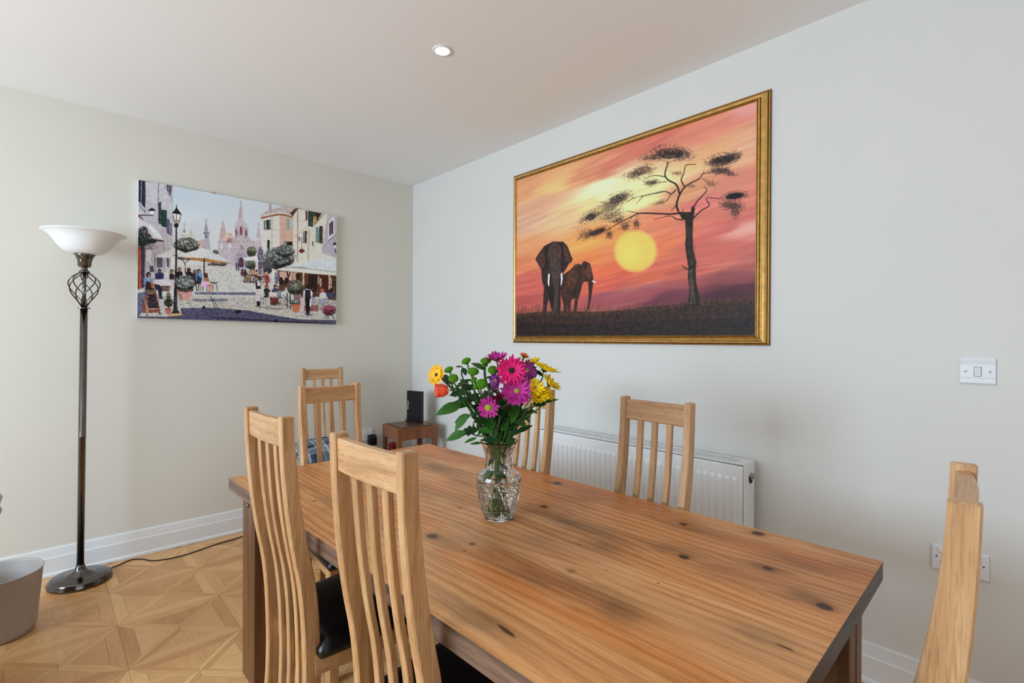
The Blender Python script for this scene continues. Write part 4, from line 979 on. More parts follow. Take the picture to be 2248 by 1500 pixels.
# ================================================================== painted pictures: colours worked out on a fine vertex grid
GAIN = 0.76
class Painter:
    def __init__(s, W, H, quad):
        """quad: where the picture's corners (tl, tr, br, bl) sit on the sketch sheet the shapes below are drawn on"""
        s.W, s.H = W, H; s.a = np.zeros((H, W, 3)); A, b = [], []
        for (x, y), (u, v) in zip(quad, [(0, 0), (W, 0), (W, H), (0, H)]):
            A += [[x, y, 1, 0, 0, 0, -u*x, -u*y], [0, 0, 0, x, y, 1, -v*x, -v*y]]; b += [u, v]
        h = np.linalg.solve(np.array(A, float), np.array(b, float)); s.h = np.append(h, 1).reshape(3, 3)
        s.o, s.k = (0, 0), 1.0
        s.V, s.U = np.mgrid[0:H, 0:W]+0.5
    def sheet(s, ox, oy, k): s.o, s.k = (ox, oy), k
    def uv(s, pts):
        p = np.array(pts, float)*s.k+np.array(s.o); q = np.c_[p, np.ones(len(p))] @ s.h.T; return q[:, :2]/q[:, 2:]
    def mask(s, q):
        x0, y0 = np.floor(q.min(0)).astype(int); x1, y1 = np.ceil(q.max(0)).astype(int)
        x0, y0 = max(x0, 0), max(y0, 0); x1, y1 = min(x1, s.W), min(y1, s.H)
        if x1 <= x0 or y1 <= y0: return None
        X, Y = np.meshgrid(np.arange(x0, x1)+0.5, np.arange(y0, y1)+0.5); ins = np.zeros(X.shape, bool); n = len(q)
        for i in range(n):
            ax, ay = q[i]; bx, by = q[(i+1) % n]
            if ay == by: continue
            c = ((ay > Y) != (by > Y)) & (X < (bx-ax)*(Y-ay)/(by-ay)+ax); ins ^= c
        return slice(y0, y1), slice(x0, x1), ins
    def fill(s, q, c, al=1.0, nz=0.0):
        m = s.mask(q)
        if m is None: return
        ys, xs, ins = m; cc = np.array(c, float)
        k = ins[..., None]*al; t = s.a[ys, xs]
        if nz: cc = cc*(1+nz*(2*fbm(s.U[ys, xs]*0.11, s.V[ys, xs]*0.11, 3, 5)-1))[..., None]
        s.a[ys, xs] = t*(1-k)+cc*k
    def poly(s, pts, c, al=1.0, nz=0.06): s.fill(s.uv(pts), c, al, nz)
    def rect(s, x0, y0, x1, y1, c, al=1.0, nz=0.06): s.poly([(x0, y0), (x1, y0), (x1, y1), (x0, y1)], c, al, nz)
    def ell(s, cx, cy, rx, ry, c, al=1.0, ang=0, nz=0.06):
        ca, sa = math.cos(R(ang)), math.sin(R(ang))
        s.poly([(cx+rx*math.cos(t)*ca-ry*math.sin(t)*sa, cy+rx*math.cos(t)*sa+ry*math.sin(t)*ca) for t in np.linspace(0, 2*math.pi, 22)[:-1]], c, al, nz)
    def line(s, pts, w0, w1, c, al=1.0):
        P = [Vector(p) for p in pts]; n = len(P); w = [w0+(w1-w0)*i/(n-1) for i in range(n)]
        if n > 2:
            Q = spline([(p.x, p.y, 0) for p in P], 4); P = [Vector((q.x, q.y)) for q in Q]; w = [w0+(w1-w0)*i/(len(P)-1) for i in range(len(P))]; n = len(P)
        L, Rr = [], []
        for i in range(n):
            t = (P[min(i+1, n-1)]-P[max(i-1, 0)]).normalized(); nn = Vector((-t.y, t.x))*w[i]/2
            L.append(tuple(P[i]+nn)); Rr.append(tuple(P[i]-nn))
        for i in range(n-1): s.fill(s.uv([L[i], L[i+1], Rr[i+1], Rr[i]]), c, al)
    def speck(s, cx, cy, rx, ry, n, cols, ang=0, size=2, al=0.9, power=0.6, slope=0.0):
        t = RNG.random(n)*2*math.pi; r = RNG.random(n)**power; ca, sa = math.cos(R(ang)), math.sin(R(ang))
        x = rx*r*np.cos(t); y = ry*r*np.sin(t); q = s.uv(np.c_[cx+x*ca-y*sa, cy+x*sa+y*ca])
        ci = RNG.integers(0, len(cols), n); cc = np.array(cols, float)[ci]
        ln = RNG.integers(1, size+2, n)
        for d in range(size+1):
            k = ln > d
            xi = (q[:, 0]+d).astype(int); yi = (q[:, 1]-d*slope).astype(int)
            for e in (0, 1):
                ok = k & (xi >= 0) & (xi < s.W) & (yi >= 0) & (yi+e < s.H)
                s.a[yi[ok]+e, xi[ok]] = s.a[yi[ok]+e, xi[ok]]*(1-al)+cc[ok]*al
    def mottled(s, pts, n, cols, size=2, al=0.8, slope=0.0):
        q0 = np.array(pts, float); lo, hi = q0.min(0), q0.max(0); p = lo+RNG.random((n, 2))*(hi-lo)
        ins = np.zeros(n, bool)
        for i in range(len(q0)):
            ax, ay = q0[i]; bx, by = q0[(i+1) % len(q0)]
            if ay != by: ins ^= ((ay > p[:, 1]) != (by > p[:, 1])) & (p[:, 0] < (bx-ax)*(p[:, 1]-ay)/(by-ay)+ax)
        q = s.uv(p[ins]); cc = np.array(cols, float)[RNG.integers(0, len(cols), len(q))]; ln = RNG.integers(1, size+2, len(q))
        for d in range(size+1):
            xi = (q[:, 0]+d).astype(int); yi = (q[:, 1]-d*slope).astype(int)
            for e in (0, 1):
                ok = (ln > d) & (xi >= 0) & (xi < s.W) & (yi >= 0) & (yi+e < s.H)
                s.a[yi[ok]+e, xi[ok]] = s.a[yi[ok]+e, xi[ok]]*(1-al)+cc[ok]*al
    def blobs(s, pts, sx, sy, warp=0):
        """smooth field through colour samples"""
        q = s.uv([p[:2] for p in pts]); c = np.array([p[2] for p in pts], float); st = 4
        U, V = s.U[::st, ::st], s.V[::st, ::st]; 
        n1 = (fbm(U/210, V/40, 3, 3)-0.5)*warp; n2 = (fbm(U/260, V/60, 3, 8)-0.5)*warp*0.5
        W = np.zeros(U.shape); A = np.zeros(U.shape+(3,))
        for (x, y), k in zip(q, c):
            d = ((U+n1-x)/sx)**2+((V+n2+0.10*(U-x)-y)/sy)**2; w_ = 1/(d+0.02)**1.7; W += w_; A += w_[..., None]*k
        A /= W[..., None]
        yy = np.minimum(np.arange(s.H)/st, A.shape[0]-1.001); xx = np.minimum(np.arange(s.W)/st, A.shape[1]-1.001)
        y0 = yy.astype(int); x0 = xx.astype(int); fy = (yy-y0)[:, None, None]; fx = (xx-x0)[None, :, None]
        s.a = (A[y0][:, x0]*(1-fx)+A[y0][:, x0+1]*fx)*(1-fy)+(A[y0+1][:, x0]*(1-fx)+A[y0+1][:, x0+1]*fx)*fy
    def colors(s, con=1.0, off=0.0, sat=1.0):
        g = s.a.mean(2, keepdims=True); s.a = np.clip((g+(s.a-g)*sat-128)*con+128+off, 0, 255)
        a = s.a.reshape(s.H//2, 2, s.W//2, 2, 3).mean((1, 3)); return np.clip(s2l(np.clip(a, 0, 255))/GAIN, 0, 0.93).reshape(-1, 3)

# ------------------------------------------------------------------ framed painting: two elephants and an acacia at sunset
P = Painter(1120, 760, [(1132, 398), (1656, 224.8), (1660.8, 736.8), (1134, 738)])
P.sheet(1100, 180, 0.4)
P.blobs([(100,600,(228,152,104)),(300,560,(246,190,110)),(180,680,(222,160,122)),(520,575,(252,230,176)),(600,450,(222,124,94)),(450,500,(224,140,100)),(800,350,(216,110,90)),(1000,330,(226,130,100)),(1200,250,(228,132,106)),(1350,150,(236,150,140)),(1350,350,(236,168,126)),(1150,420,(238,170,112)),(1300,560,(226,132,108)),(150,780,(226,166,132)),(350,750,(232,188,132)),(450,700,(242,208,134)),(600,620,(252,238,164)),(800,600,(248,218,142)),(860,550,(248,222,150)),(750,660,(252,232,152)),(950,640,(226,150,104)),(1100,650,(216,104,98)),(1250,800,(218,104,92)),(1380,800,(236,152,136)),(150,900,(232,150,96)),(450,900,(252,168,80)),(560,850,(250,148,74)),(100,1000,(230,128,84)),(450,1000,(242,130,68)),(560,1040,(240,108,66)),(900,760,(236,128,92)),(900,900,(238,124,76)),(1200,950,(212,102,88)),(1100,850,(216,100,90)),(150,1120,(214,96,82)),(600,1090,(226,94,72)),(800,1080,(226,104,72)),(1000,1050,(206,92,76)),(1300,1060,(146,72,74)),(150,1200,(196,84,78)),(600,1180,(168,80,88)),(800,1150,(166,80,84)),(900,1190,(118,58,72)),(1000,1110,(172,82,80)),(1350,1130,(96,48,60)),(1250,1180,(82,44,56)),(1350,1000,(184,92,84)),(300,1200,(196,92,80))], 90, 26, 130)
streak = (fbm((P.U+P.V*0.2)/170, (P.V+0.10*P.U)/11, 4, 21)-0.5); P.a *= (1+0.11*streak)[..., None]
P.a += (np.clip(fbm((P.U)/200, (P.V+0.12*P.U)/22, 3, 31)-0.55, 0, 1)*120)[..., None]*np.array([0.5, 0.5, 0.35])
for k in range(10): P.ell(735, 930, 124-k*2.2, 122-k*2.2, (251, 204+k, 84), 0.16 if k < 9 else 0.4, nz=0)
[P.ell(706, 948, 80-7*q, 84-7*q, (252, 226, 96), 0.06, nz=0) for q in range(9)]; P.a *= (1+0.05*streak)[..., None]
G_ = [(70,1275),(200,1262),(350,1258),(500,1262),(650,1255),(800,1235),(950,1222),(1100,1206),(1250,1200),(1410,1190)]
P.poly(G_+[(1415,1400),(70,1400)], (62, 42, 36), 1, 0.5)
P.poly([(70,1320),(400,1330),(800,1310),(1410,1290),(1415,1400),(70,1400)], (40, 29, 32), 0.75, 0.6)
P.mottled(G_+[(1415,1400),(70,1400)], 9000, [(84,58,42),(50,36,32),(34,26,30),(72,50,44),(46,38,48),(96,66,44)], 3, 0.45)
for i in range(900):
    x = RNG.uniform(75, 1410); yb = np.interp(x, [a for a, b in G_], [b for a, b in G_])+RNG.uniform(-4, 26); h = RNG.uniform(10, 62 if (x < 620) else 30)
    P.line([(x, yb), (x+RNG.uniform(-12, 12), yb-h)], 2.2, 1.2, [(120,78,46),(84,56,40),(148,98,60),(62,42,36)][RNG.integers(0, 4)], 0.55)
# acacia
P.sheet(1260, 300, 0.26667)
DK = (42, 32, 30)
BR = [([(850,620),(835,560),(860,480),(900,420),(960,380),(1020,350),(1050,310),(1120,300)],18,5),([(860,480),(830,400),(760,360),(735,310),(755,240),(750,210)],15,8),([(900,420),(870,360),(890,310),(910,240),(990,235)],11,5),
 ([(830,440),(790,475),(740,455),(660,470),(560,490),(480,510),(430,540)],10,4),([(890,630),(780,640),(640,635),(530,635),(470,660),(380,705),(260,770),(120,820)],15,4),([(530,635),(420,612)],6,3),([(735,335),(650,325),(560,350)],8,3),([(750,375),(690,380)],6,3),
 ([(965,595),(1010,530),(1080,450),(1060,415)],13,5),([(975,675),(1040,610),(1105,570),(1080,510),(1190,515)],12,5),([(890,690),(830,680),(780,655),(650,685)],11,3),([(830,570),(790,615)],9,3),([(790,475),(740,540),(650,560)],6,2),([(940,1095),(905,1080),(888,1062)],12,4),([(890,630),(890,585)],6,3),
 ([(560,490),(500,560)],5,2),([(1040,345),(1110,400)],4,2),([(480,510),(420,470)],4,2),([(750,230),(820,200),(900,195)],5,2),([(1050,310),(1060,270)],4,2),([(260,770),(180,790),(60,860)],4,2),([(470,660),(440,720)],4,2),([(520,650),(500,700)],4,2)]
for pts, a, b in BR: P.line(pts, a, b, DK)
def foliage(cx, cy, rx, ry, ang, n, light=0):
    cs = [(62,46,44),(80,60,50),(46,36,38),(96,70,54),(56,42,48)] if not light else [(120,80,58),(100,68,54),(140,100,70)]
    ca, sa = math.cos(R(ang)), math.sin(R(ang))
    for i in range(n//11):
        t = RNG.uniform(0, 2*math.pi); r = RNG.uniform(0.35, 1.0); x = rx*r*math.cos(t); y = ry*r*math.sin(t)
        x0, y0 = cx+x*ca-y*sa, cy+x*sa+y*ca; k = RNG.uniform(14, 40); dx = (x0-cx)/rx*0.9+RNG.uniform(-.6, .6); dy = (y0-cy)/rx*0.8+RNG.uniform(-.35, .25)
        P.line([(x0, y0), (x0+dx*k, y0+dy*k)], 3.2, 1.4, cs[RNG.integers(0, len(cs))], 0.6)
    P.speck(cx, cy, rx*1.12, ry*1.15, int(n*0.22), cs, ang, 1, 0.55, 0.8, 0.3)
    P.speck(cx, cy, rx*0.75, ry*0.65, int(n*0.55), cs, ang, 1, 0.7, 0.6, 0.2)
for f_ in [(770,140,150,68,0,2600),(640,175,120,36,-8,1000),(870,150,100,55,8,1100),(550,285,105,48,-15,1300),(480,320,85,40,-12,700),(625,382,62,28,-6,700),(1190,205,130,62,-10,2200),(1290,170,85,45,-12,1000),(1180,285,85,34,-4,900),(1260,300,70,35,20,400),(360,510,115,55,-22,1700),(260,590,140,58,-22,1900),(130,660,100,50,-25,1300),(300,650,110,42,-20,900),(190,785,95,38,-22,1300),(90,810,70,36,-25,600),(285,810,32,45,10,420),(412,740,34,48,5,520),(505,720,34,38,0,420),(1310,490,105,38,-8,1500),(1290,570,105,45,6,1300),(1320,625,45,50,0,380),(350,690,60,26,-20,500)]: foliage(*f_)
for f_ in [(830,305,50,22,0,220),(700,540,60,24,-20,220),(1115,390,55,36,10,260),(955,412,42,18,0,120),(60,780,60,70,-40,260)]: foliage(*f_, light=1)
P.speck(770, 150, 110, 36, 420, [(34,28,32),(30,25,28)], 0, 3, 0.8, 0.5); P.speck(1210, 195, 90, 30, 320, [(34,28,32)], -10, 3, 0.8, 0.5); P.speck(1310, 492, 70, 22, 500, [(24,20,24)], -8, 3, 0.85, 0.5); P.speck(130, 665, 40, 24, 300, [(40,34,34)], -20, 3, 0.8, 0.5); P.speck(200, 605, 40, 22, 350, [(226,196,96)], -20, 2, 0.6, 0.6); P.speck(180, 785, 70, 18, 350, [(34,28,30)], -22, 3, 0.8, 0.5); P.speck(350, 515, 70, 30, 400, [(70,54,60)], -20, 3, 0.7, 0.5)
TR = [(905,690),(915,800),(910,900),(925,1000),(940,1080),(935,1150),(950,1250),(940,1395),(1045,1395),(1030,1300),(1005,1200),(1000,1100),(1003,1030),(980,950),(970,850),(972,700),(988,590),(960,575),(952,622),(900,624),(848,620),(880,680)]
P.poly(TR, (44, 33, 29), 1, 0.3)
P.poly([(945,1100),(985,1090),(985,1200),(1005,1380),(955,1385),(955,1250)], (92, 74, 54), 0.8, 0.5); P.poly([(925,760),(950,750),(960,930),(985,1030),(970,1080),(940,1000),(930,900)], (80, 62, 48), 0.5, 0.5)
for i in range(60):
    x = RNG.uniform(930, 1010); y = RNG.uniform(720, 1370); P.line([(x-20*(y < 900), y), (x+6-20*(y < 900), y+50)], 5, 2, [(30,24,24),(112,90,64),(60,46,38)][RNG.integers(0, 3)], 0.35)
# elephants
P.sheet(1150, 500, 0.13333)
SM = [(640,780),(760,690),(805,640),(830,610),(900,592),(940,615),(955,575),(985,550),(1030,565),(1080,590),(1110,680),(1135,800),(1140,880),(1130,1000),(1105,1180),(1080,1320),(1030,1385),(1060,1250),(1065,1050),(1055,890),(985,890),(960,930),(925,1080),(890,1200),(865,1400),(820,1400),(840,1160),(780,1190),(762,1405),(730,1405),(720,1280),(715,1425),(660,1415),(650,1250),(610,1120),(600,900)]
P.poly(SM, (70, 42, 33), 1, 0.35)
P.ell(780, 860, 90, 170, (106, 62, 44), 0.6, 12, 0.4); P.ell(1060, 720, 50, 110, (122, 66, 46), 0.7, -8, 0.4); P.ell(985, 720, 40, 170, (92, 58, 46), 0.55, 4, 0.4); P.ell(1010, 630, 24, 50, (40, 26, 26), 0.8, -10); P.ell(690, 1010, 60, 130, (118, 66, 42), 0.3, 0, 0.4); P.ell(850, 1050, 30, 120, (44, 28, 26), 0.6, 20); P.ell(870, 625, 60, 26, (110, 72, 62), 0.5, -10)
P.line([(945,640),(930,760),(950,900)], 9, 5, (44, 28, 26), 0.8); P.line([(1095,900),(1090,1100),(1060,1340)], 40, 14, (60, 36, 30), 0.7); P.ell(1085, 735, 8, 10, (30, 18, 18))
P.poly([(1112,878),(1140,868),(1165,890),(1210,908),(1150,908)], (238, 226, 214))
BG = [(180,520),(230,430),(330,300),(470,228),(640,235),(710,310),(760,440),(795,520),(785,560),(740,590),(690,680),(650,740),(640,800),(635,960),(605,1010),(605,1385),(560,1400),(480,1390),(450,1330),(412,1180),(390,1250),(365,1400),(350,1470),(310,1460),(318,1250),(330,1000),(290,850),(280,690),(230,610)]
P.poly(BG, (56, 40, 37), 1, 0.3)
P.poly([(185,520),(250,420),(340,320),(360,420),(330,640),(280,680),(230,605)], (88, 56, 48), 0.75, 0.4); P.poly([(640,270),(700,330),(755,450),(785,540),(720,590),(670,560),(640,430)], (92, 56, 48), 0.75, 0.4)
P.ell(500, 420, 112, 175, (92, 66, 56), 0.75, 0, 0.4); P.poly([(430,560),(600,560),(600,760),(560,1000),(560,1200),(530,1400),(470,1390),(505,1150),(480,900),(440,740)], (86, 68, 60), 0.75, 0.4)
P.line([(350,320),(345,440),(365,560),(330,700)], 34, 22, (30, 24, 27), 0.8); P.line([(575,265),(620,330),(640,470),(625,720)], 26, 16, (32, 25, 28), 0.8); P.ell(405, 480, 20, 24, (24, 18, 20), 0.9); P.ell(408, 478, 34, 36, (128, 104, 92), 0.25)
for i in range(26): P.line([(470-min(i, 8)*1, 600+i*28), (575-i*1.5, 606+i*28)], 4, 3, (58, 44, 40), 0.5)
P.poly([(350,980),(470,940),(500,1150),(470,1330),(420,1180),(400,1090)], (34, 27, 31), 0.7, 0.3); P.poly([(320,1040),(390,1060),(385,1250),(350,1450),(315,1440)], (66, 48, 42), 0.6, 0.4); P.line([(440,560),(410,700),(405,760)], 8, 5, (150, 128, 112), 0.5)
P.poly([(396,757),(424,768),(414,880),(414,968),(396,942),(388,880)], (240, 234, 224)); P.poly([(600,765),(626,735),(634,840),(622,920),(602,957),(607,860)], (242, 236, 226))
for i in range(150):
    x = RNG.uniform(240, 1120); yb = RNG.uniform(1390, 1490); P.line([(x, yb), (x+RNG.uniform(-14, 14), yb-RNG.uniform(40, 110))], 5, 2, [(120,78,46),(84,56,40),(62,42,36)][RNG.integers(0, 3)], 0.5)
P.sheet(1100, 180, 0.4)
for pts in ([(1196,1332),(1206,1330),(1202,1352),(1190,1352)], [(1226,1332),(1214,1338),(1214,1350),(1228,1350)], [(1234,1336),(1236,1350),(1246,1350),(1247,1336)], [(1252,1350),(1254,1336),(1260,1346),(1266,1336),(1268,1350)], [(1274,1332),(1274,1350),(1284,1346),(1274,1341)], [(1290,1342),(1300,1338),(1292,1350),(1304,1348)]): P.line(pts, 3, 3, (22, 18, 24), 0.9)
pt = empty('framed_painting', (DB, 1.614, 1.8125)); tag(pt, 'large gilt-framed painting of two elephants and an acacia at sunset', 'painting')
FW, FH_ = 1.600, 1.098; IW, IH = 1.499, 1.009; IZ = 0.0
u, v_ = np.meshgrid(np.linspace(0, 1, 560), np.linspace(0, 1, 380)); u, v_ = u.ravel(), v_.ravel()
pos = np.stack([np.full_like(u, -0.0295), IW/2-u*IW, IZ+IH/2-v_*IH], 1)
PAINT = attr_mat('oil_paint', 0.55, 0.3, bump=0.12, gscale=(1, 260, 420))
grid_obj('canvas_face', 560, 380, pos, P.colors(1.04, -9, 0.82), PAINT, pt)
mk('backing_board', box(-0.0285, -0.001, -IW/2+0.0005, IW/2-0.0005, IZ-IH/2+0.0005, IZ+IH/2-0.0005), MT['pine_dark'], pt)
# moulding: outer lip, cove, main torus, reed, sight edge (distance in from the outer edge, projection from the wall)
MO = [(0,0),(0,.010),(.04,.014),(.10,.015),(.16,.0135),(.22,.016),(.35,.024),(.48,.029),(.58,.031),(.66,.029),(.70,.0265),(.74,.029),(.80,.033),(.86,.034),(.90,.031),(.93,.034),(.97,.036),(1.0,.034),(1.0,.028),(1.0,0)]
def moulding(side):
    hy, hz = FW/2, FH_/2; v, f = [], []
    for d, pr in MO:
        dz = d*(FH_-IH)/2; dy = d*(FW-IW)/2
        if side == 'top': e = [(-pr, -hy+dy, hz-dz), (-pr, hy-dy, hz-dz)]
        if side == 'bottom': e = [(-pr, -hy+dy, -hz+dz), (-pr, hy-dy, -hz+dz)]
        if side == 'left': e = [(-pr, hy-dy, -hz+dz), (-pr, hy-dy, hz-dz)]
        if side == 'right': e = [(-pr, -hy+dy, -hz+dz), (-pr, -hy+dy, hz-dz)]
        v += e
    n = len(MO); f = [(2*i, 2*i+1, 2*((i+1) % n)+1, 2*((i+1) % n)) for i in range(n)] + [tuple(2*i for i in range(n)), tuple(2*i+1 for i in range(n-1, -1, -1))]
    return fixn((v, f))
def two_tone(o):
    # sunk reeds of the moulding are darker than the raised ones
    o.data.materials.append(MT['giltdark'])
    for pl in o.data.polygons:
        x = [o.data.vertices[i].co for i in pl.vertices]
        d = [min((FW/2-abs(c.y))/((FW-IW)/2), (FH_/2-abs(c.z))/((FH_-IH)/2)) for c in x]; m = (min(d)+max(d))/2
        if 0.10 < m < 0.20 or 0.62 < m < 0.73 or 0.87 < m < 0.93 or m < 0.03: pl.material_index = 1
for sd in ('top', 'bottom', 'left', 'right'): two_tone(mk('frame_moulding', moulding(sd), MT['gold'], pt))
for sd in (0,): mk('frame_chip', box(-0.0312, -0.0275, -0.568, -0.564, -FH_/2+0.018, -FH_/2+0.024), MT['dark'], pt)

# ------------------------------------------------------------------ frameless canvas: café square with a cathedral
P = Painter(960, 640, [(307.5, 394.5), (740.8, 475.7), (736.2, 712.5), (298.7, 697.8)])
P.sheet(280, 380, 0.23333)
S = P
S.blobs([(500,200,(196,208,216)),(800,260,(200,212,220)),(1300,330,(206,214,220)),(600,500,(208,214,218)),(900,600,(216,218,218)),(1200,500,(210,216,222)),(500,800,(216,216,212)),(900,820,(214,212,210)),(1500,700,(216,216,214))], 120, 80, 30)
# ground
S.poly([(80,1060),(430,880),(1400,890),(1965,1000),(1960,1430),(80,1365)], (206, 204, 198), 1, 0.05)
S.poly([(80,1180),(600,1150),(1960,1180),(1960,1430),(80,1365)], (198, 192, 180), 0.8, 0.08)
S.mottled([(430,900),(1250,900),(1250,1280),(430,1260)], 1500, [(178,172,164),(150,150,160),(220,216,206),(196,184,164)], 7, 0.5)
S.mottled([(480,1160),(1960,1190),(1960,1390),(480,1270)], 3000, [(150,146,150),(120,118,134),(228,222,208),(206,190,160),(176,164,150)], 8, 0.6)
# cathedral
LV = (204, 192, 196)
S.poly([(1076,250),(1086,340),(1098,430),(1110,470),(1130,500),(1140,600),(1185,640),(1205,640),(1262,620),(1262,885),(858,885),(852,650),(870,610),(880,520),(905,440),(925,520),(940,600),(990,580),(1004,640),(1015,560),(1022,490),(1044,450),(1060,350)], LV, 1, 0.06)
S.poly([(1076,245),(1094,420),(1050,430)], (196,170,172), 0.9, 0.2); S.poly([(905,440),(935,610),(872,615)], (204,176,168), 0.9, 0.2)
for x in (1018, 1135): S.line([(x, 640), (x, 470)], 12, 2, (196,172,172))
S.poly([(1215,610),(1238,490),(1258,610)], (204,180,182)); S.line([(1238,500),(1238,470)], 4, 2, (150,140,150))
for x, y, a, b in ((1074,545,13,42),(1030,560,8,34),(1120,570,8,36)): S.ell(x, y, a, b, (150, 82, 96)); 
S.ell(962, 605, 36, 42, (222, 176, 156), 0.9, 0, 0.3); S.poly([(930,660),(962,610),(995,660)], (206,120,104), 0.7, 0.3)
for x in (880, 905, 935, 985, 1010, 1040, 1100, 1130, 1160, 1190): S.line([(x, 640), (x, 860)], 4, 3, (172, 164, 182), 0.55)
for y in (640, 650, 715): S.line([(858, y), (1200, y)], 4, 3, (160, 140, 152), 0.55)
S.ell(1075, 705, 20, 26, (170,150,160), 0.8, 0, 0.4); S.ell(890, 690, 14, 30, (226,226,234), 0.9); S.ell(962, 690, 20, 34, (222,222,232), 0.9)
for k, c in enumerate(((186,180,196),(160,154,176),(206,202,214),(150,144,168),(196,190,204),(128,110,136))): S.ell(1070, 830, 66-k*8, 92-k*10, c)
S.poly([(1048,885),(1050,820),(1070,795),(1090,820),(1092,885)], (118, 56, 82), 1, 0.3); S.mottled([(860,640),(1200,640),(1200,880),(860,880)], 1500, [(176,168,188),(222,212,214),(196,182,190),(170,150,164)], 2, 0.5)
S.mottled([(1050,440),(1100,440),(1140,640),(1010,640)], 350, [(160,120,128),(226,210,208)], 2, 0.6)
S.poly([(730,720),(728,560),(735,520),(746,450),(758,520),(772,560),(782,720)], (186, 180, 196), 1, 0.1); S.line([(746,520),(746,430)], 7, 2, (140,138,158)); S.rect(722, 560, 775, 572, (120,118,140)); S.ell(746, 600, 8, 18, (120,114,140)); S.ell(744, 530, 14, 28, (150,146,166), 0.8)
S.poly([(640,640),(720,630),(765,720),(690,700)], (206,178,174), 1, 0.1); S.poly([(505,600),(515,540),(540,480),(560,540),(575,600)], (212,212,206), 1, 0.1); S.line([(540,520),(540,470)], 5, 2, (150,150,150)); S.ell(541,545,9,16,(150,150,130)); S.rect(585,560,620,610,(212,204,186)); S.line([(603,565),(603,535)],4,2,(150,150,150))
# left building
S.poly([(112,55),(445,115),(432,600),(402,890),(165,1085),(80,1090)], (190, 184, 190), 1, 0.07)
S.poly([(190,85),(430,125),(425,400),(300,300),(190,250)], (200, 196, 200), 0.6, 0.1); S.poly([(330,620),(425,560),(410,880),(340,900)], (206,196,200), 0.6, 0.1)
S.poly([(114,66),(182,80),(178,330),(110,262)], (58, 52, 78), 1, 0.3); S.line([(146,72),(140,300)], 9, 8, (176,170,186)); S.line([(114,280),(180,350)], 14, 14, (170,170,186))
S.line([(114,300),(180,370)], 6, 6, (110,112,136)); S.poly([(380,112),(430,120),(420,226),(392,200)], (96,86,110), 1, 0.3); S.line([(365,130),(432,260)], 10, 8, (164,160,172)); S.line([(405,115),(400,210)], 6, 6, (180,174,186)); S.line([(307,95),(300,330)], 5, 4, (128,122,134))
S.poly([(326,345),(380,350),(376,512),(326,500)], (42, 88, 76), 1, 0.25); S.poly([(300,285),(328,268),(322,482),(298,470)], (66, 74, 84), 1, 0.3)
for k in range(12): S.line([(330, 358+k*12), (376, 360+k*12)], 3, 3, (28, 60, 54), 0.8)
S.poly([(374,430),(402,440),(402,582),(374,560)], (112, 100, 128), 1, 0.2); S.poly([(408,470),(424,480),(420,590),(406,580)], (128,116,140), 1, 0.2)
S.poly([(200,350),(240,328),(276,352),(262,356),(212,356)], (40, 36, 42)); S.poly([(214,358),(262,358),(250,388),(226,388)], (228, 230, 228)); S.line([(110,400),(170,396),(250,398)], 14, 8, (120,76,66)); S.line([(110,402),(160,440)], 14, 6, (110,70,64))
S.poly([(104,425),(190,465),(300,560),(345,640),(235,605),(110,520)], (206, 196, 204), 1, 0.06); S.poly([(200,470),(290,540),(345,628),(262,596),(215,520)], (220, 224, 226)); S.line([(225,622),(270,630),(345,638)], 18, 14, (84,48,44)); S.line([(245,600),(340,630)], 10, 8, (222,206,198))
S.poly([(92,700),(130,690),(128,1085),(88,1092)], (196, 92, 66), 1, 0.2); S.poly([(130,690),(168,690),(160,1070),(128,1082)], (78, 74, 94), 1, 0.2); S.rect(92,700,102,1090,(150,60,46)); S.poly([(180,720),(228,720),(220,850),(180,820)], (222,222,224), 0.8)
S.poly([(278,790),(330,792),(328,888),(278,885)], (116, 100, 122), 1, 0.2); S.poly([(370,800),(396,802),(394,880),(370,878)], (118,102,124), 1, 0.2); S.rect(210,872,247,928,(92,82,98)); S.line([(262,760),(262,960)], 5, 5, (130,124,138)); S.line([(345,640),(345,900)], 4, 4, (150,144,158))
for k in range(7): S.line([(280, 798+k*13), (328, 800+k*13)], 3, 3, (70,62,84), 0.7)
for cx, cy, rx, ry in ((150,560,46,60),(165,620,70,60),(130,640,40,50),(230,640,40,20)): S.speck(cx, cy, rx, ry, 700, [(34,50,42),(52,74,56),(28,36,36),(70,92,70),(44,40,40)], 0, 4, 0.9)
S.speck(150, 570, 60, 80, 70, [(220,190,190),(180,200,196)], 0, 3, 0.9); S.speck(190, 690, 90, 24, 70, [(40,34,36)], 0, 4, 0.9)
# trees behind umbrellas
def bush(cx, cy, rx, ry, n, dark, light, wh=0.3, ang=0):
    S.speck(cx, cy, rx*0.85, ry*0.82, n, [dark[0]], ang, 4, 0.8, 0.5); dk = [tuple(c*0.5 for c in d) for d in dark]
    S.speck(cx, cy+ry*0.1, rx*1.03, ry, n, dark+dk, ang, 4, 0.95, 0.55); S.speck(cx, cy+ry*0.45, rx*0.85, ry*0.5, n//2, dk, ang, 4, 0.9, 0.6); S.speck(cx, cy-ry*0.2, rx*1.0, ry*0.8, int(n*wh*0.8), light, ang, 2, 0.95, 0.6)
bush(555, 672, 118, 74, 1700, [(120,126,96),(88,98,70),(150,152,120),(70,74,54)], [(222,226,220),(196,204,196)], 0.5)
bush(830, 742, 28, 22, 120, [(150,156,128),(120,130,100)], [(190,196,170)]); bush(1168, 735, 44, 52, 450, [(130,138,104),(96,104,76),(160,164,130)], [(200,204,180)])
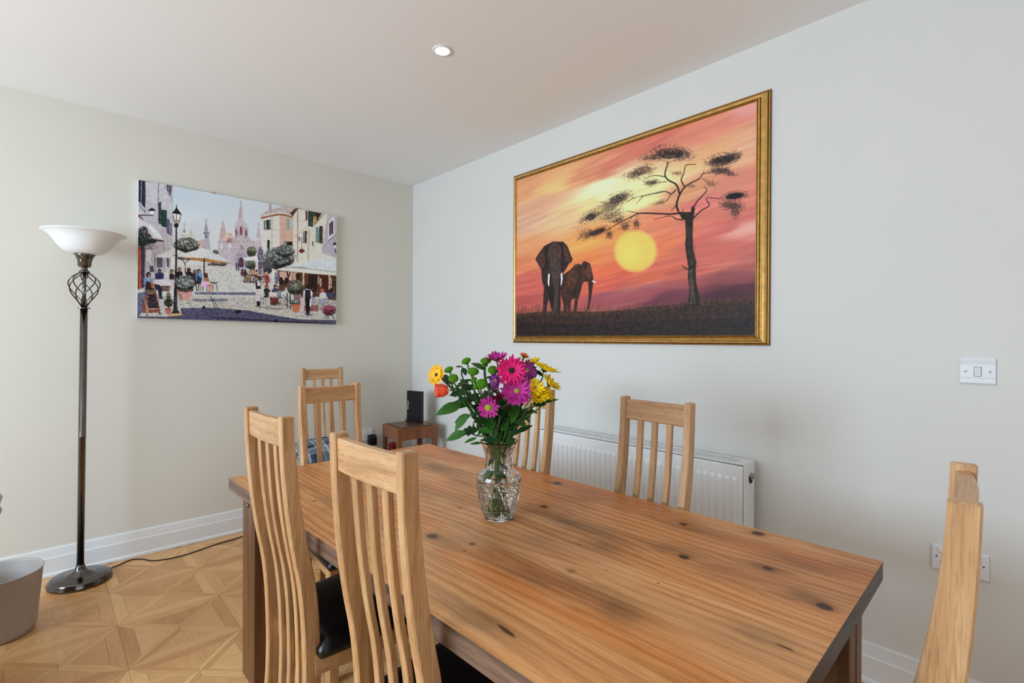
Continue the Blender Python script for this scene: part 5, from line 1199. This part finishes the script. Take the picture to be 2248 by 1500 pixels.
S.line([(545,940),(540,850),(500,800)], 12, 5, (128,88,72)); S.line([(540,850),(590,810)], 8, 4, (128,88,72)); S.speck(560, 800, 100, 16, 260, [(50,44,44),(88,84,70)], 0, 4, 0.9); bush(840, 855, 90, 18, 240, [(110,112,124),(80,84,90),(140,140,150)], [(180,180,190)]); S.rect(440, 868, 860, 886, (206,196,186), 0.8)
# left umbrellas
S.poly([(250,782),(300,762),(440,704),(545,748),(470,790),(300,796)], (218, 220, 222)); S.poly([(462,792),(540,752),(722,704),(820,752),(992,848),(760,806),(560,792)], (222, 225, 227)); S.poly([(722,704),(820,752),(992,848),(740,800)], (208, 212, 216), 0.7)
S.poly([(465,786),(560,792),(760,804),(985,850),(900,848),(735,836),(560,808)], (206, 148, 88), 1, 0.2); S.line([(560,806),(720,812),(800,840)], 5, 4, (150,98,54)); S.line([(723,800),(722,880),(719,950)], 13, 9, (92,56,44)); S.line([(254,792),(262,900)], 4, 4, (150,146,156))
S.poly([(1082,802),(1220,776),(1236,800),(1230,826),(1110,822)], (226, 226, 224)); bush(1160, 858, 54, 40, 420, [(130,140,112),(98,110,84),(160,166,140)], [(206,210,196)])
# houses on the right
S.poly([(1264,415),(1436,388),(1436,830),(1260,830)], (224, 216, 206), 1, 0.05); S.poly([(1436,388),(1562,410),(1562,830),(1436,830)], (218, 180, 158), 1, 0.06); S.poly([(1436,700),(1562,690),(1562,830),(1436,830)], (196,186,184))
S.poly([(1244,408),(1340,352),(1480,318),(1612,336),(1560,408),(1436,376)], (194, 180, 180), 1, 0.15); S.poly([(1242,408),(1436,366),(1562,396),(1558,414),(1436,388),(1262,424)], (226, 206, 192)); S.line([(1262,428),(1436,394),(1556,418)], 16, 14, (160,100,66), 0.9); S.rect(1338,298,1362,356,(196,164,162)); S.poly([(1530,385),(1590,335),(1615,342),(1560,410)], (110,76,72), 1, 0.2)
for x, y, w_, h in ((1312,445,26,90),(1288,450,18,84),(1340,440,14,92),(1318,632,22,110)): S.rect(x, y, x+w_, y+h, (120,142,136) if w_ < 20 else (40,66,60))
S.poly([(1502,428),(1528,432),(1526,536),(1502,534)], (160,170,164)); S.poly([(1532,432),(1558,438),(1556,540),(1532,536)], (190,196,190)); S.rect(1476,645,1500,690,(128,142,136)); S.rect(1502,648,1554,690,(44,36,40)); S.line([(1368,400),(1360,720)], 5, 4, (196,160,132)); S.line([(1262,540),(1436,535),(1562,548)], 3, 3, (196,176,160), 0.7)
S.poly([(1560,412),(1612,338),(1885,385),(1978,402),(1968,830),(1560,850)], (224, 218, 204), 1, 0.06); S.poly([(1888,388),(1980,403),(1970,800),(1830,720)], (192, 184, 192), 1, 0.06); S.poly([(1830,700),(1968,590),(1965,800),(1830,760)], (188,180,190), 0.8)
S.poly([(1704,358),(1758,366),(1748,512),(1704,502)], (38, 72, 64), 1, 0.25); S.poly([(1758,368),(1832,382),(1800,440),(1760,490)], (74, 66, 50), 1, 0.4); S.rect(1762,415,1780,470,(218,180,90)); S.rect(1680,362,1698,450,(130,70,60)); S.line([(1755,500),(1850,390)], 12, 8, (206,150,124)); S.line([(1560,620),(1700,500),(1860,388)], 4, 4, (206,178,150), 0.6)
for k in range(9): S.line([(1710, 380+k*14), (1746, 384+k*14)], 4, 4, (150,180,170), 0.6)
S.poly([(1774,508),(1806,520),(1802,662),(1772,652)], (134, 168, 166), 1, 0.25); S.poly([(1808,500),(1840,506),(1836,668),(1806,660)], (88, 72, 58), 1, 0.3); S.poly([(1654,556),(1672,550),(1668,662),(1652,660)], (140,144,148), 1, 0.2); S.poly([(1674,548),(1692,546),(1688,664),(1670,660)], (96,80,66), 1, 0.2); S.rect(1738,645,1750,690,(150,120,96))
for k in range(10): S.line([(1776, 520+k*14), (1802, 524+k*14)], 4, 4, (70,110,110), 0.7)
S.poly([(1892,455),(1950,405),(1948,590),(1888,632)], (222,218,222)); S.poly([(1902,480),(1938,450),(1936,570),(1900,598)], (104,56,82), 1, 0.3); S.line([(1918,470),(1916,588)], 5, 5, (206,190,204)); S.line([(1885,650),(1970,580)], 8, 8, (150,140,150)); S.line([(1606,345),(1604,560),(1600,840)], 8, 7, (196,140,102)); S.line([(1712,540),(1700,830)], 12, 10, (206,170,140), 0.8); S.line([(1640,610),(1640,760)], 4, 4, (150,100,80)); S.poly([(1608,735),(1640,712),(1672,735),(1650,752),(1628,752)], (130,62,46)); S.rect(1612,605,1628,640,(150,120,130)); S.rect(1560,770,1608,810,(196,186,178)); S.line([(1562,770),(1562,830)],4,4,(120,90,80))
S.poly([(1930,680),(1950,650),(1968,680)], (30,28,32)); S.rect(1938,682,1962,712,(214,210,206)); S.line([(1950,712),(1962,760)], 8, 5, (34,32,36)); S.mottled([(1562,420),(1880,390),(1880,800),(1562,830)], 500, [(206,190,166),(232,226,212),(196,170,140)], 3, 0.5)
# flowering bushes in the middle right
bush(1420, 795, 142, 108, 2600, [(74,86,72),(48,58,50),(104,116,98),(36,40,38)], [(222,226,226),(200,208,210)], 0.75); bush(1480, 730, 90, 60, 700, [(84,96,82),(56,64,58)], [(226,230,230)], 0.9); bush(1340,860,80,50,500,[(40,46,42),(66,72,60)],[(206,212,212)],0.4)
S.speck(1252, 770, 26, 78, 420, [(110,96,160),(76,66,120),(150,140,190)], 0, 3, 0.9); S.speck(1246, 890, 24, 66, 360, [(100,90,150),(70,62,112),(140,130,180)], 0, 3, 0.9); S.rect(1205,820,1228,960,(222,214,202)); S.line([(1290,840),(1284,950)], 22, 16, (120,84,72)); bush(1330, 890, 44, 46, 320, [(110,122,130),(84,90,110),(140,148,156)], [(180,186,200)]); S.rect(1358,900,1382,1000,(222,214,208)); S.speck(1400, 985, 22, 60, 240, [(110,110,170),(80,100,110),(150,150,200)], 0, 3, 0.9)
# big awning and café front on the right
S.poly([(1412,915),(1965,950),(1962,1200),(1640,1150),(1425,1040)], (112, 70, 50), 1, 0.4); S.poly([(1428,925),(1552,930),(1552,1010),(1428,1010)], (216, 174, 154)); S.rect(1556,935,1600,1040,(206,176,150)); S.rect(1584,945,1620,1050,(74,34,28)); S.rect(1646,940,1662,1100,(222,196,160)); S.rect(1700,955,1780,1120,(60,40,32)); S.rect(1790,965,1800,1040,(206,196,180)); S.rect(1806,990,1822,1070,(206,196,180)); S.rect(1836,960,1888,1140,(104,46,34)); S.rect(1888,940,1906,1120,(214,186,160)); S.rect(1908,985,1920,1080,(214,200,186)); S.rect(1922,970,1962,1150,(96,66,40), 1, 0.5); S.line([(1500,930),(1512,980),(1530,930)], 14, 10, (84,50,40)); S.line([(1512,960),(1510,1010)], 10, 10, (84,50,40))
S.ell(1444,995,14,16,(54,34,30)); S.rect(1424,1006,1466,1048,(60,40,34)); S.ell(1492,998,14,16,(54,34,30)); S.rect(1474,1008,1514,1048,(64,44,36)); S.mottled([(1560,950),(1960,970),(1960,1150),(1560,1100)], 700, [(74,46,34),(150,110,70),(46,28,24),(120,80,52)], 4, 0.5)
S.poly([(1392,912),(1520,870),(1700,830),(1880,795),(1965,818),(1965,935),(1560,900)], (214, 219, 222)); S.poly([(1392,908),(1530,884),(1965,930),(1965,968),(1700,945),(1450,920)], (226, 221, 208)); S.line([(1480,893),(1600,890),(1960,935)], 10, 6, (176,164,156), 0.8); S.poly([(1540,892),(1640,880),(1700,900)], (150,140,136), 0.6)
# street lamp
S.poly([(424,378),(452,352),(466,330),(470,292),(476,330),(490,352),(520,392),(476,386)], (34, 32, 38)); S.poly([(434,388),(512,396),(492,470),(446,468)], (220, 214, 206)); S.line([(436,390),(448,468)], 5, 5, (40,38,42)); S.line([(510,396),(492,470)], 5, 5, (40,38,42)); S.line([(470,390),(468,465)], 4, 4, (60,56,58)); S.rect(446,440,492,470,(150,130,120), 0.6)
S.ell(466, 492, 22, 22, (28,26,32)); S.line([(466,500),(462,700),(456,900),(450,1080)], 12, 20, (26,24,30)); S.line([(450,1060),(446,1200),(444,1300)], 24, 40, (30,30,38)); S.poly([(424,1290),(470,1290),(492,1325),(396,1325)], (26,24,30)); S.line([(430,775),(480,775)], 5, 5, (26,24,30)); S.speck(446,1150,14,150,120,[(110,116,130),(70,72,84)],0,3,0.7)
S.poly([(372,1330),(396,1318),(500,1318),(516,1330),(512,1362),(374,1364)], (216, 172, 112), 1, 0.15); S.line([(376,1345),(512,1345)], 4, 4, (150,104,60))
# people and tables, left
def person(x, y, hr, hair, skin, top, tw, th, topc, al=1.0):
    S.ell(x, y, hr, hr*1.2, hair); S.ell(x+hr*0.25, y+hr*0.35, hr*0.65, hr*0.8, skin); S.poly([(x-tw*0.55, top+th*0.15), (x-tw*0.2, top), (x+tw*0.3, top), (x+tw*0.55, top+th*0.25), (x+tw*0.45, top+th), (x-tw*0.5, top+th)], topc, al, 0.3)
SK_ = (196, 140, 116)
S.rect(262,1000,402,1062,(212,204,208)); S.poly([(270,1060),(400,1058),(390,1110),(300,1110)], (130,100,88), 1, 0.4); person(300, 918, 17, (70,46,42), (150,100,86), 935, 78, 62, (62,56,112)); person(416, 925, 18, (120,66,50), SK_, 945, 44, 60, (58,44,66)); S.rect(400,1000,438,1085,(206,196,200))
person(196, 955, 23, (54,38,36), (170,112,90), 978, 84, 88, (126,150,186)); S.poly([(175,1010),(160,1100),(250,1110),(245,1050)], (70,44,38), 1, 0.3); S.poly([(215,1030),(250,1040),(246,1080),(222,1080)], (206,120,72)); S.poly([(250,1042),(300,1050),(318,1090),(322,1175),(345,1180),(292,1184),(284,1100),(255,1090)], (46, 50, 80), 1, 0.2); S.line([(232,1000),(262,990)], 10, 8, SK_); S.rect(160,1095,265,1130,(120,104,80), 1, 0.3)
person(490, 905, 16, (120,96,84), SK_, 922, 52, 62, (44,36,40)); person(578, 912, 18, (40,32,34), (110,80,70), 925, 56, 56, (52,36,36)); person(632, 928, 17, (110,100,100), (150,120,104), 940, 74, 84, (70,52,50)); person(672, 922, 17, (54,40,38), SK_, 936, 60, 78, (104,142,188)); S.poly([(655,960),(700,990),(690,1030),(650,1020)], (56,72,110)); S.rect(628,1020,690,1040,(60,40,40)); S.line([(640,1030),(650,1110)], 9, 7, (56,42,40)); S.line([(672,1030),(664,1105)], 9, 7, (66,48,44))
S.ell(736,965,20,28,(110,58,44)); S.poly([(715,985),(760,985),(765,1020),(715,1030)], (186,128,104), 1, 0.2); S.ell(728,1045,36,30,(222,176,212),1,-10); S.poly([(745,1050),(786,1040),(794,1060),(770,1125),(755,1125),(764,1080)], (206,146,118), 1, 0.2); S.line([(755,1010),(800,1030)], 9, 7, (196,136,108)); S.line([(782,1030),(848,1032)], 9, 9, (64,54,60)); S.line([(805,1035),(795,1120)], 5, 4, (80,70,76)); S.line([(830,1035),(845,1110)], 5, 4, (80,70,76)); S.line([(690,1050),(680,1110)], 5, 4, (110,84,80)); S.line([(708,1065),(705,1130)], 5, 4, (110,84,80)); S.line([(745,1065),(742,1125)], 5, 4, (110,84,80))
bush(535, 1035, 92, 80, 1500, [(60,72,62),(84,96,84),(36,42,40),(110,122,112)], [(224,228,226),(196,206,200)], 0.55); S.poly([(458,1092),(612,1096),(590,1188),(560,1196),(510,1196),(486,1186)], (206, 156, 142), 1, 0.15); S.speck(540,1100,76,16,160,[(44,48,46),(74,84,74)],0,4,0.9); S.poly([(470,1120),(500,1125),(515,1190),(490,1185)], (170,112,104), 0.7)
# board, topiary
S.poly([(152,1132),(272,1130),(306,1330),(292,1332),(282,1310),(140,1316),(118,1310)], (152, 84, 68), 1, 0.2); S.poly([(186,1142),(254,1140),(286,1268),(196,1276)], (44, 36, 46), 1, 0.3); S.poly([(150,1135),(190,1280),(182,1362),(174,1362)], (206,150,126)); S.line([(190,1275),(296,1272)], 9, 9, (214,164,136)); S.line([(290,1270),(304,1330)], 9, 9, (170,100,84)); S.speck(232,1215,34,44,60,[(110,100,110)],0,4,0.7)
bush(378, 1215, 40, 36, 420, [(62,66,36),(40,42,28),(92,92,50)], [(140,140,84)]); bush(380, 1160, 18, 44, 260, [(120,124,70),(90,94,54)], [(170,176,110)]); S.line([(378,1245),(378,1272)], 10, 8, (70,52,40)); S.poly([(348,1272),(406,1268),(398,1318),(358,1320)], (206, 92, 90), 1, 0.15)
# distant couple and tables in the middle
for x in (1026, 1046): S.line([(x, 862), (x, 920)], 14, 6, (84,80,110)); S.ell(x, 854, 6, 8, (90,70,70))
for x, y, c in ((1082,935,(130,66,84)),(1108,940,(70,66,74)),(1160,925,(196,150,130)),(1188,925,(190,150,140)),(1215,940,(206,170,130)),(1290,950,(206,130,110)),(1330,965,(216,196,200))): S.ell(x, y-20, 10, 12, (74,50,46)); S.ell(x, y+8, 19, 24, c)
S.rect(1100,955,1220,966,(110,76,60)); S.rect(1190,968,1300,978,(96,64,52)); S.mottled([(1070,960),(1340,970),(1340,1035),(1090,1030)], 420, [(84,56,50),(54,38,40),(150,120,100),(120,80,70)], 4, 0.85); S.poly([(1040,1015),(1120,1012),(1360,1035),(1200,1040)], (130,126,140), 0.5); S.ell(1312,1000,20,46,(178,70,76),1,0,0.4); S.rect(1112,975,1162,1020,(176,130,92), 0.8)
for x in (1105, 1130, 1155, 1180, 1210): S.line([(x, 975), (x, 1030)], 5, 4, (66,44,42))
# waiter left, diners, waiter right
S.ell(1240,992,20,18,(96,62,54)); S.poly([(1205,1010),(1245,1005),(1252,1090),(1206,1092)], (40,38,46)); S.poly([(1214,1012),(1240,1010),(1250,1060),(1222,1066)], (216,202,206)); S.poly([(1204,1090),(1250,1090),(1244,1205),(1202,1208)], (206,194,196), 1, 0.15); S.rect(1212,1205,1242,1252,(40,28,30)); S.line([(1246,1060),(1275,1050)], 10, 8, SK_)
person(1306, 1068, 18, (150,70,60), (196,120,100), 1085, 60, 84, (58,66,58)); S.poly([(1250,1095),(1275,1080),(1290,1150),(1260,1170)], (206,206,204)); person(1390, 1070, 18, (44,38,44), SK_, 1085, 66, 90, (82,86,108)); S.ell(1450,1080,36,34,(120,86,74),1,0,0.4); S.rect(1325,1120,1420,1180,(220,206,200)); S.rect(1340,1170,1420,1240,(140,74,60), 1, 0.4); S.rect(1400,1115,1445,1180,(150,152,166)); S.rect(1440,1130,1480,1180,(206,202,206)); S.mottled([(1330,1160),(1530,1140),(1530,1270),(1340,1240)], 500, [(60,38,38),(96,60,52),(206,196,192),(44,32,36)], 4, 0.85)
for x in (1255, 1280, 1300): S.line([(x, 1165), (x-4, 1240)], 5, 4, (120,112,120))
S.line([(1500,1130),(1500,1270)], 8, 7, (70,44,42)); S.line([(1528,1130),(1528,1270)], 8, 7, (70,44,42)); S.poly([(1190,1250),(1540,1275),(1400,1290),(1200,1262)], (120,104,116), 0.5)
bush(1576, 1072, 80, 70, 1300, [(96,116,98),(64,80,68),(140,150,130),(48,52,46)], [(226,222,206),(232,190,150),(206,216,210)], 0.5); S.line([(1580,1130),(1580,1210)], 9, 9, (206,186,160)); S.rect(1560,1140,1640,1220,(96,48,40), 0.5); bush(1580, 1215, 52, 26, 350, [(110,136,120),(80,100,90),(150,170,160)], [(220,228,222)], 0.5); S.poly([(1544,1238),(1620,1238),(1606,1308),(1556,1310)], (208, 122, 86), 1, 0.12); S.rect(1540,1234,1624,1250,(200,112,80))
S.mottled([(1640,1080),(1955,1100),(1955,1300),(1620,1290)], 1100, [(120,80,74),(206,196,196),(74,48,48),(160,120,110),(220,214,212),(60,44,50)], 5, 0.8); S.rect(1760,1165,1880,1180,(222,216,214)); S.poly([(1800,1185),(1872,1185),(1872,1230),(1800,1230)], (170,166,182)); S.rect(1725,1170,1762,1230,(168,162,178)); S.ell(1830,1110,20,24,(190,110,90)); S.ell(1835,1150,34,30,(214,206,204)); S.ell(1758,1100,18,20,(70,44,44)); S.ell(1910,1110,22,20,(66,48,50)); S.ell(1908,1150,40,26,(70,84,120),1,0,0.4); S.rect(1620,1170,1665,1290,(214,180,184)); S.rect(1660,1245,1790,1300,(140,50,56), 0.6, 0.5)
S.ell(1692,1070,14,18,(60,40,38)); S.poly([(1650,1110),(1672,1092),(1712,1092),(1738,1120),(1735,1165),(1650,1165)], (224,224,228)); S.poly([(1668,1098),(1716,1098),(1722,1180),(1664,1180)], (52,54,68), 1, 0.2); S.poly([(1664,1180),(1724,1180),(1712,1262),(1704,1338),(1676,1338),(1674,1260)], (34,30,38), 1, 0.2); S.poly([(1712,1180),(1728,1180),(1722,1260),(1708,1262)], (226,224,228)); S.poly([(1640,1310),(1760,1335),(1690,1348)], (110,106,126), 0.6)
bush(1890, 1288, 64, 50, 520, [(196,62,122),(160,44,100),(220,96,150),(74,90,70)], [(230,120,160),(214,70,120)], 0.7); S.line([(1862,1330),(1850,1372)], 5, 4, (44,38,44)); S.line([(1920,1330),(1935,1375)], 5, 4, (44,38,44)); S.line([(1880,1335),(1878,1378)], 5, 4, (44,38,44))
# ground shadows
S.poly([(620,1120),(1200,1122),(1200,1148),(640,1140)], (108, 108, 138), 0.85, 0.3); S.poly([(600,1185),(930,1182),(940,1204),(640,1206)], (120,120,148), 0.8, 0.3); S.poly([(80,1130),(200,1110),(150,1180),(130,1300),(80,1362)], (96, 100, 134), 0.85, 0.3)
S.poly([(490,1270),(760,1265),(1100,1288),(1380,1340),(1620,1378),(1958,1385),(1956,1430),(80,1366),(80,1345),(380,1350),(510,1335)], (86, 84, 114), 0.93, 0.25); S.mottled([(490,1270),(1100,1288),(1620,1378),(1958,1385),(1956,1430),(500,1380)], 2400, [(52,48,72),(120,118,146),(74,70,100),(160,158,176),(104,84,110)], 9, 0.6)
S.line([(800,1360),(1955,1424)], 14, 12, (44,40,58), 0.6); S.line([(775,1150),(860,1385)], 5, 5, (70,66,84), 0.8); S.line([(800,1180),(905,1385)], 5, 5, (70,66,84), 0.8); S.mottled([(85,1150),(480,1150),(480,1350),(85,1350)], 700, [(90,94,128),(150,150,170),(206,206,208)], 8, 0.35)
for x, y in ((712,1262),(1025,1302),(1050,1300),(1392,1390)): S.poly([(x-18,y+10),(x-6,y-16),(x+4,y-14),(x+22,y+12),(x-4,y+14)], (34,30,36))
tex = (fbm(S.U/5.0, S.V/5.0, 3, 91)-0.5); S.a *= (1+0.20*tex*np.clip((S.V-60)/330, 0.05, 1))[..., None]
lum = S.a.mean(2); gx = np.abs(np.diff(lum, axis=1, prepend=lum[:, :1])); gy = np.abs(np.diff(lum, axis=0, prepend=lum[:1])); ed_ = np.clip((gx+gy-14)/60, 0, 1)*(fbm(S.U/9, S.V/9, 2, 33) > 0.45)
S.a *= (1-0.45*ed_)[..., None]
cv = empty('canvas_print', (1.003, DA, 1.801)); tag(cv, 'frameless canvas print of a café square with a cathedral on the left wall', 'canvas print')
CW, CHh, CT = 1.1955, 0.808, 0.034
u, v_ = np.meshgrid(np.linspace(0, 1, 480), np.linspace(0, 1, 320)); u, v_ = u.ravel(), v_.ravel()
pos = np.stack([-CW/2+u*CW, np.full_like(u, -CT), CHh/2-v_*CHh], 1)
fc2 = grid_obj('printed_face', 480, 320, pos, P.colors(1.14, -19, 0.80), attr_mat('canvas_ink', 0.42, 0.3), cv)
mk('stretcher', box(-CW/2, CW/2, -CT+0.0006, -0.002, -CHh/2, CHh/2), pm('canvas_edge', (226, 228, 230), 0.7), cv)
cv.rotation_euler = (0, R(0.4), 0)
for xx in (-0.205, 0.325):
    mk('hanger', join(bbox(xx-0.013, xx+0.013, -0.006, 0.0, CHh/2-0.006, CHh/2+0.012, 0.001), xf(lathe([(0.004, 0.006), (0.004, 0.009)], 10), Matrix.Translation((xx-0.006, 0, CHh/2+0.006)) @ Matrix.Rotation(R(90), 4, 'X'))), MT['brass'], cv)
